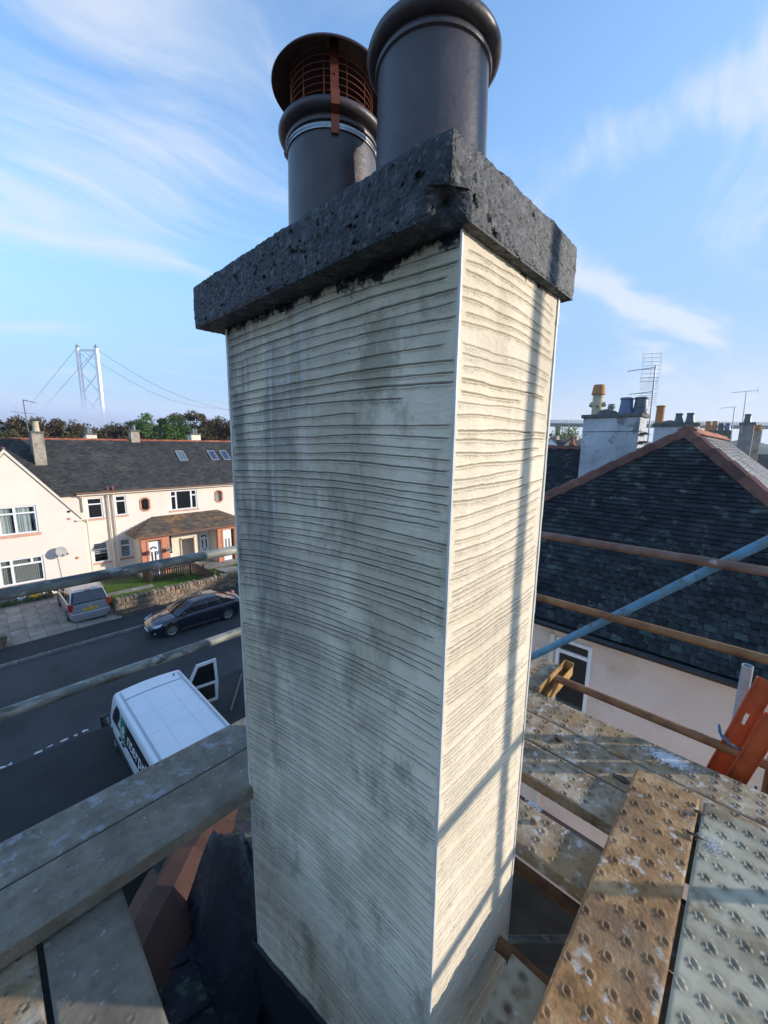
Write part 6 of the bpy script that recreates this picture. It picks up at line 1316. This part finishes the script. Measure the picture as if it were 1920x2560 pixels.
b = MB(); b.lathe([(.4, 0), (.2, .1), (.05, .14)], (20.4, 3.05, 10.18), 16); b.build('mortar_haunching', m_stack_top, s2, smooth=True)
# rear wing under stack two so it does not float
b = MB(); b.box(19.7, 21.2, 1.6, 4.1, 0, 8.6); b.build('rear_wing', m_harl_pink, bk)
rr = thing('far_chimney_row', 'low dark chimney stack with a row of small pots beyond the lit slates', 'chimney', (30, 2, 0))
b = MB(); b.box(30, 31, -3.4, 2.95, 0, 8.9); b.box(30.1, 30.8, 1.55, 2.9, 8.9, 10.2); b.build('stack', m_stack_top, rr)
for y, mm, h in ((2.65, m_pot_orange, .55), (2.35, m_pot_orange, .55), (2.05, m_pot_green, .42), (1.75, m_pot_blue, .42)): pot_part(rr, 30.4, y, 10.2, .13, .11, h, mm)
r3 = thing('far_chimney', 'grey roughcast chimney with single green pot near the right edge', 'chimney', (24, .75, 0))
b = MB(); b.box(24, 24.7, .5, .97, 7, 10.25); b.build('stack', mat('grey_stack', [(0.3, (0.20, 0.19, 0.18)), (0.7, (0.32, 0.30, 0.29))], scale=3, rough=.95, bump=.5, bscale=25), r3)
b = MB(); b.box(23.95, 24.75, .45, 1.02, 10.25, 10.33); b.build('coping', m_stack_top, r3); pot_part(r3, 24.3, .76, 10.33, .13, .11, .38, m_pot_green)
r4 = thing('far_chimney', 'small brown chimney stub with two short pots at the right edge', 'chimney', (24, .1, 0))
b = MB(); b.box(26, 26.6, .25, .62, 7, 10.02); b.build('stack', m_stack_brown, r4); pot_part(r4, 26.3, .35, 10.02, .08, .07, .3, m_pot_orange); pot_part(r4, 26.3, .52, 10.02, .08, .07, .3, m_pot_orange)
# aerials
def yagi(par, c, d, L_, n, el, vert=False, r_=.006):
    c, d = Vector(c), Vector(d).normalized(); b = MB(); b.tube(c, c + d * L_, r_ * 1.6, n=6); s_ = Vector((0, 0, 1)) if vert else d.cross(Vector((0, 0, 1))).normalized()
    for i in range(n):
        p = c + d * L_ * (i + .5) / n; e = s_ * el * (1 - .25 * i / n); b.tube(p - e, p + e, r_, n=5)
    return b.build('boom', m_alu, par, fixn=False)
a1 = thing('tv_aerial', 'tall tv aerial with two wire mesh reflectors on the big whitewashed chimney', 'aerial', (14.2, 2.62, 9.3))
b = MB(); b.tube((14.2, 2.60, 9.3), (14.2, 2.64, 11.57), .022, n=10); b.build('mast', m_alu, a1)
fd = Vector((-.35, .93, -.10))
for (zc_, hh, L_) in ((11.5, .34, .72), (10.82, .34, .62)):
    yagi(a1, (14.17, 2.62, zc_), fd, L_, 12, .11, r_=.006)
    b = MB()
    for sg in (1, -1):
        for k in range(4 if zc_ > 11 else 7):
            z = zc_ + sg * (.05 + hh * k / (3 if zc_ > 11 else 6)); x0 = Vector((14.12, 2.56 + .0, z)) + Vector((0, .08 * (abs(z - zc_)), 0)); b.tube(x0 + Vector((.12, -.05, 0)), x0 + Vector((-.10, .37, 0)), .005, n=5)
        if zc_ > 11:
            for q_ in (-.05, .16, .37): b.tube((14.12 - (q_ - .2) * .4, 2.56 + q_, zc_ + sg * .05), (14.12 - (q_ - .2) * .4, 2.56 + q_ + .03, zc_ + sg * (.05 + hh)), .005, n=5)
    b.build('reflector', m_alu, a1, fixn=False)
a2 = thing('tv_aerial', 'small tv aerial on a thin mast above the lit slates, lower of two at right', 'aerial', (26, 1.3, 9.5)); b = MB(); b.tube((26, 1.28, 9.0), (26, 1.36, 11.2), .02, n=6); b.build('mast', m_alu, a2); yagi(a2, (26, 1.30, 11.18), (0, 1, -.06), .62, 8, .07)
a3 = thing('tv_aerial', 'thin tall tv aerial on the grey chimney near the right edge, higher of two', 'aerial', (24, .9, 10)); b = MB(); b.tube((24, .89, 9.9), (24, .94, 11.65), .02, n=6); b.build('mast', m_alu, a3); yagi(a3, (24, .62, 11.68), (0, 1, -.03), .78, 10, .07)
b = MB(); 
for z in (11.6, 11.7, 11.78): b.tube((24.1, .56, z), (23.9, .60, z), .008, n=5)
b.tube((24, .58, 11.58), (24, .58, 11.8), .008, n=5); b.build('reflector', m_alu, a3)
# aerial and lamp on the left terrace
a4 = thing('tv_aerial', 'slender tv aerial mast with two arms above the left terrace chimney', 'aerial', (2.75, 33.4, 9)); b = MB()
from_ = (2.78, 33.2, 8.3); b.tube(from_, (2.70, 33.2, 11.6), .03, n=6); b.build('mast', m_cable, a4)
b = MB(); b.tube((2.68, 33.2, 11.6), (3.28, 33.0, 11.45), .022, n=6); b.obox((2.8, 33.18, 11.57), (.1, 0, 0), (0, .03, 0), (0, 0, .03)); b.build('top_arm', m_cable, a4)
yagi(a4, (2.05, 33.2, 10.86), (1, 0, -.07), 1.15, 10, .10, r_=.009); 
b = MB()
for k in range(6): b.tube((2.22, 33.0, 10.5 + k * .12), (2.42, 33.4, 10.5 + k * .12), .008, n=5)
b.build('reflector', m_alu, a4)
yagi(a4, (2.72, 33.2, 10.52), (1, 0, -.02), .65, 5, .09, vert=False, r_=.007)

# ================================================================== TREES BEHIND THE TERRACE
def tree(name, label, x, y, ztop, rx, m, n=5200, z0=0, leaf=.17, group='trees behind the terrace', seed=0, squash=.62):
    rs = np.random.default_rng(seed + 50); t = thing(name, label, 'tree', (x, y, z0), 0, group); H = ztop - z0
    b = MB(); b.tube((x, y, z0), (x + .1, y, z0 + H * .5), .28, .18, n=8)
    for k in range(7):
        a = k * 2.4; e = Vector((x + math.cos(a) * rx * .6, y + math.sin(a) * rx * .6, z0 + H * (.62 + .05 * (k % 4)))); b.tube((x + .08, y, z0 + H * (.32 + .03 * k)), e, .10, .03, n=6)
    b.build('trunk', m_bark, t)
    nc = 46; cl = []
    for k in range(nc):
        a = rs.uniform(0, 2 * PI); r_ = rx * math.sqrt(rs.uniform(0, 1)) * .92; hz_ = math.sqrt(max(0, 1 - (r_ / rx) ** 2)); zz = z0 + H * (1 - squash * .5) + H * squash * .42 * hz_ * rs.uniform(-1, 1.0); cl.append((x + r_ * math.cos(a), y + r_ * math.sin(a), zz, rs.uniform(.6, 1.15)))
    cl = np.array(cl); pk = rs.integers(0, nc, n); c = cl[pk]; d = rs.normal(0, 1, (n, 3)); d /= np.linalg.norm(d, axis=1)[:, None]; rad = c[:, 3:4] * rs.uniform(.35, 1.08, (n, 1)); P = c[:, :3] + d * rad * np.array([1, 1, .75]); P[:, 2] = np.minimum(P[:, 2], ztop + rs.normal(0, .12, n))
    u = rs.normal(0, 1, (n, 3)); u /= np.linalg.norm(u, axis=1)[:, None]; v = np.cross(u, rs.normal(0, 1, (n, 3))); v /= np.linalg.norm(v, axis=1)[:, None]; sz = leaf * rs.uniform(.5, 1.1, (n, 1))
    V = np.stack([P - u * sz, P + v * sz * .5, P + u * sz, P - v * sz * .5], 1) - np.array([x, y, z0]); rn = np.repeat((pk % 7) / 7 * .6 + rs.uniform(0, .3, n), 4)
    link('crown', npmesh('crown', V.reshape(-1, 3), np.arange(4 * n).reshape(-1, 4), False, {'rnd': rn}), m, t); return t
# (x, y, top, radius, material, label) placed at Y about 56
TR = [(0.2, 55, 12.0, 2.8, m_leaf_d, 'dark green tree at the far left edge behind the terrace'), (3.6, 57, 11.5, 2.2, m_leaf_r, 'russet tree behind the aerial at the far left'),
      (6.6, 56, 11.35, 2.6, m_leaf_r, 'broad russet tree left of the bridge tower foot'), (10.6, 57, 11.15, 1.7, m_leaf_r, 'low russet tree just right of the gap below the bridge tower'), (13.2, 56, 11.5, 2.1, m_leaf_r, 'russet tree between the bridge tower and the bright green tree'),
      (17.5, 56, 12.8, 2.9, m_leaf_g, 'rounded bright green tree among the russet ones'), (21.6, 57, 13.1, 2.7, m_leaf_r, 'tall russet tree right of the green one'), (25.5, 56, 12.7, 2.7, m_leaf_r, 'russet tree next to the render edge of the chimney'), (30, 57, 12.7, 3, m_leaf_r, 'russet tree mostly hidden behind the chimney')]
for i, (x, y, zt, r_, mm, lb) in enumerate(TR): tree('tree', lb, x, y, zt + .25, r_ * 1.25, mm, seed=i, n=11000, z0=4)
V = RNG.uniform(-1, 1, (16000, 3)); P = np.stack([V[:, 0] * 20 + 14, V[:, 1] * 2 + 60, 6.9 + V[:, 2] * 3.6 + .5 * np.sin(V[:, 0] * 19) * (V[:, 2] > .4)], 1); u = RNG.normal(0, .16, (16000, 3)); v = RNG.normal(0, .10, (16000, 3))
hd_ = link('hedge', npmesh('hedge', np.stack([P - u, P + v, P + u, P - v], 1).reshape(-1, 3), np.arange(64000).reshape(-1, 4)), m_leaf_d, None, 'stuff'); tag(hd_, 'dense dark undergrowth filling in below the tree crowns behind the terrace', None)
tree('tree', 'yellow-green tree beyond the roofs between the chimneys at right', 60, 20.8, 12.5, 2.1, m_leaf_y, seed=30, n=5000, z0=2, leaf=.16, group='trees beyond the right roofs')
tree('tree', 'darker low tree left of the yellow-green tree at right', 62, 24.5, 11.4, 2.1, m_leaf_d, seed=31, n=4000, z0=2, leaf=.16, group='trees beyond the right roofs')
# small far houses between
fh = [(45, 17.4, 'white gabled house far away at right beside the dark roof', m_white), (46, 15.6, 'pale far house with chimneys beyond the red-ridged roof', m_harl_pink), (48, 19.6, 'grey far house left of the white gable', m_mortar_white)]
for x, y, lb, mm in fh:
    t = thing('far_house', lb, 'house', (x, y, 0)); b = MB(); b.box(x, x + 6, y - .9, y + .9, 0, 9.2); b.prism([(x, y - .9, 9.2), (x, y + .9, 9.2), (x, y, 10.0)], (6, 0, 0)); b.build('wall', mm, t)
    b = MB(); b.prism([(x - .1, y - 1, 9.15), (x - .1, y, 10.06), (x + 6, y, 10.06), (x + 6, y - 1, 9.15)], (0, 0, .05)); b.prism([(x - .1, y + 1, 9.15), (x - .1, y, 10.06), (x + 6, y, 10.06), (x + 6, y + 1, 9.15)], (0, 0, .05)); b.build('roof', m_slate, t)
    b = MB(); b.box(x + 1, x + 1.8, y - .25, y + .25, 9.9, 10.35); b.build('chimney', m_stack_brown, t)
# ================================================================== BRIDGE
br = thing('suspension_bridge', 'tall pale suspension bridge tower with cross bracing and cables rising from fog', 'bridge', (129, 690, 0))
TA, TB = Vector((120.4, 699.4, 0)), Vector((137.9, 680.4, 0)); zt = 134.0
ax = (TB - TA).normalized(); py_ = Vector((ax.y, -ax.x, 0))
for P in (TA, TB):
    b = MB(); b.obox(P + Vector((0, 0, zt / 2)), ax * 1.75, py_ * 2.4, (0, 0, zt / 2)); lg = b.build('leg', m_bridge, br)
    b = MB(); b.obox(P + Vector((0, 0, zt + 1.5)), ax * 1.3, py_ * 1.8, (0, 0, 1.6)); b.obox(P + Vector((0, 0, zt + 4)), ax * .35, py_ * .35, (0, 0, 1.5)); b.build('saddle', m_cable, lg)
b = MB(); b.obox((TA + TB) / 2 + Vector((0, 0, zt - 3)), ax * 11, py_ * 1.2, (0, 0, 1.1)); b.build('top_beam', m_bridge, br)
zz = [131, 103, 73, 43]
for z1_, z0_ in zip(zz[:-1], zz[1:]):
    for s_ in (0, 1):
        p, q = (TA, TB) if s_ == 0 else (TB, TA); b = MB(); p1_, q1_ = p + Vector((0, 0, z1_)), q + Vector((0, 0, z0_)); d = (q1_ - p1_); up_ = d.cross(py_).normalized(); b.obox((p1_ + q1_) / 2, d / 2, py_ * .6, up_ * .38); b.build('cross_brace', m_bridge, br)
for P, rp_, lp_ in ((TA, [(0, 134.9), (30, 113.5), (58.2, 96.6), (85, 83.3), (110.5, 73.7), (135, 68.5), (160.6, 66), (240, 62)], [(0, 134.9), (-25, 99.5), (-49.9, 64.2), (-70, 36)]),
                    (TB, [(0, 133.2), (16, 122), (33, 111.8), (55, 99), (76.8, 88.3), (115, 74.5), (155, 65.9), (168.9, 63.6), (240, 60)], [(0, 133.2), (-28, 96.5), (-57.05, 58.3), (-80, 28)])):
    a_ = Vector((1, -.1, 0)).normalized()
    for ln in (rp_, lp_):
        b = MB(); b.path([P + a_ * t_ + Vector((0, 0, z_)) for t_, z_ in ln], .33, n=6); b.build('main_cable', m_cable, br)
vd = thing('viaduct', 'long low road viaduct with railings crossing the far distance at right', 'bridge', (500, 85, 0))
V0, V1 = Vector((385, 222, 0)), Vector((640, -50, 0)); d = (V1 - V0); dn2 = d.normalized(); pp = Vector((dn2.y, -dn2.x, 0))
for (z0_, z1_, w_, mm, nm) in ((29.8, 33.0, 5, m_girder, 'girder'), (33.0, 34.0, 6.5, m_bridge, 'deck')):
    b = MB(); b.obox((V0 + V1) / 2 + Vector((0, 0, (z0_ + z1_) / 2)), d / 2, pp * w_, (0, 0, (z1_ - z0_) / 2)); b.build(nm, mm, vd)
b = MB(); L_ = d.length
for z_ in (35.1, 36.4): b.obox((V0 + V1) / 2 + pp * -6.2 + Vector((0, 0, z_)), d / 2, pp * .12, (0, 0, .12)); b.obox((V0 + V1) / 2 + pp * 6.2 + Vector((0, 0, z_)), d / 2, pp * .12, (0, 0, .12))
for k in range(130):
    p = V0 + d * k / 129
    for s_ in (-6.2, 6.2): b.obox(p + pp * s_ + Vector((0, 0, 35.2)), dn2 * .12, pp * .12, (0, 0, 1.3))
b.build('railing', m_girder, vd)
for k in range(7):
    p = V0 + d * (k + .5) / 7; b = MB(); b.obox(p + Vector((0, 0, 14.9)), dn2 * 1.0, pp * 3.6, (0, 0, 14.9)); b.build('pier', m_girder, vd)
# low wooded shore
sr = MB(); n = 60; vs = []
for i in range(n + 1):
    f = i / n; p = Vector((260, 420, 0)) + (Vector((700, -320, 0)) - Vector((260, 420, 0))) * f; vs += [(p.x, p.y, 0), (p.x + 60, p.y + 60, 12 + 5 * math.sin(i * .7) + 3 * math.sin(i * 1.9)), (p.x + 160, p.y + 160, 0)]
sr.add(vs, [(3 * i, 3 * i + 3, 3 * i + 4, 3 * i + 1) for i in range(n)] + [(3 * i + 1, 3 * i + 4, 3 * i + 5, 3 * i + 2) for i in range(n)]); sr.build('hills', m_field, kind='structure', smooth=True)

# ================================================================== AIR
def volume(name, x0, x1, y0, y1, z0, z1, dens, col, label, aniso=.2):
    m = bpy.data.materials.new(name); m.use_nodes = True; n = m.node_tree.nodes; n.remove(n['Principled BSDF']); v = n.new('ShaderNodeVolumePrincipled'); v.inputs['Color'].default_value = (*col, 1); v.inputs['Density'].default_value = dens; v.inputs['Anisotropy'].default_value = aniso
    m.node_tree.links.new(v.outputs[0], n['Material Output'].inputs['Volume']); b = MB(); b.box(x0, x1, y0, y1, z0, z1); o = b.build(name, m, None, kind='stuff'); o['label'] = label; return o
volume('haze', -9050, 9050, -9050, 9050, -1.2, 140.5, .00030, (.86, .92, 1.0), 'thin pale haze filling the air over the town and the estuary')

volume('fog_bank', -900, 330, 500, 1100, -1.0, 60, .0035, (.93, .95, 1.0), 'low bank of sea fog swallowing the foot of the bridge tower')
volume('fog_bank', -895, 325, 505, 1095, -.9, 44, .012, (.93, .95, 1.0), 'denser lower layer of the sea fog under the bridge')
SC.cycles.volume_bounces = 4
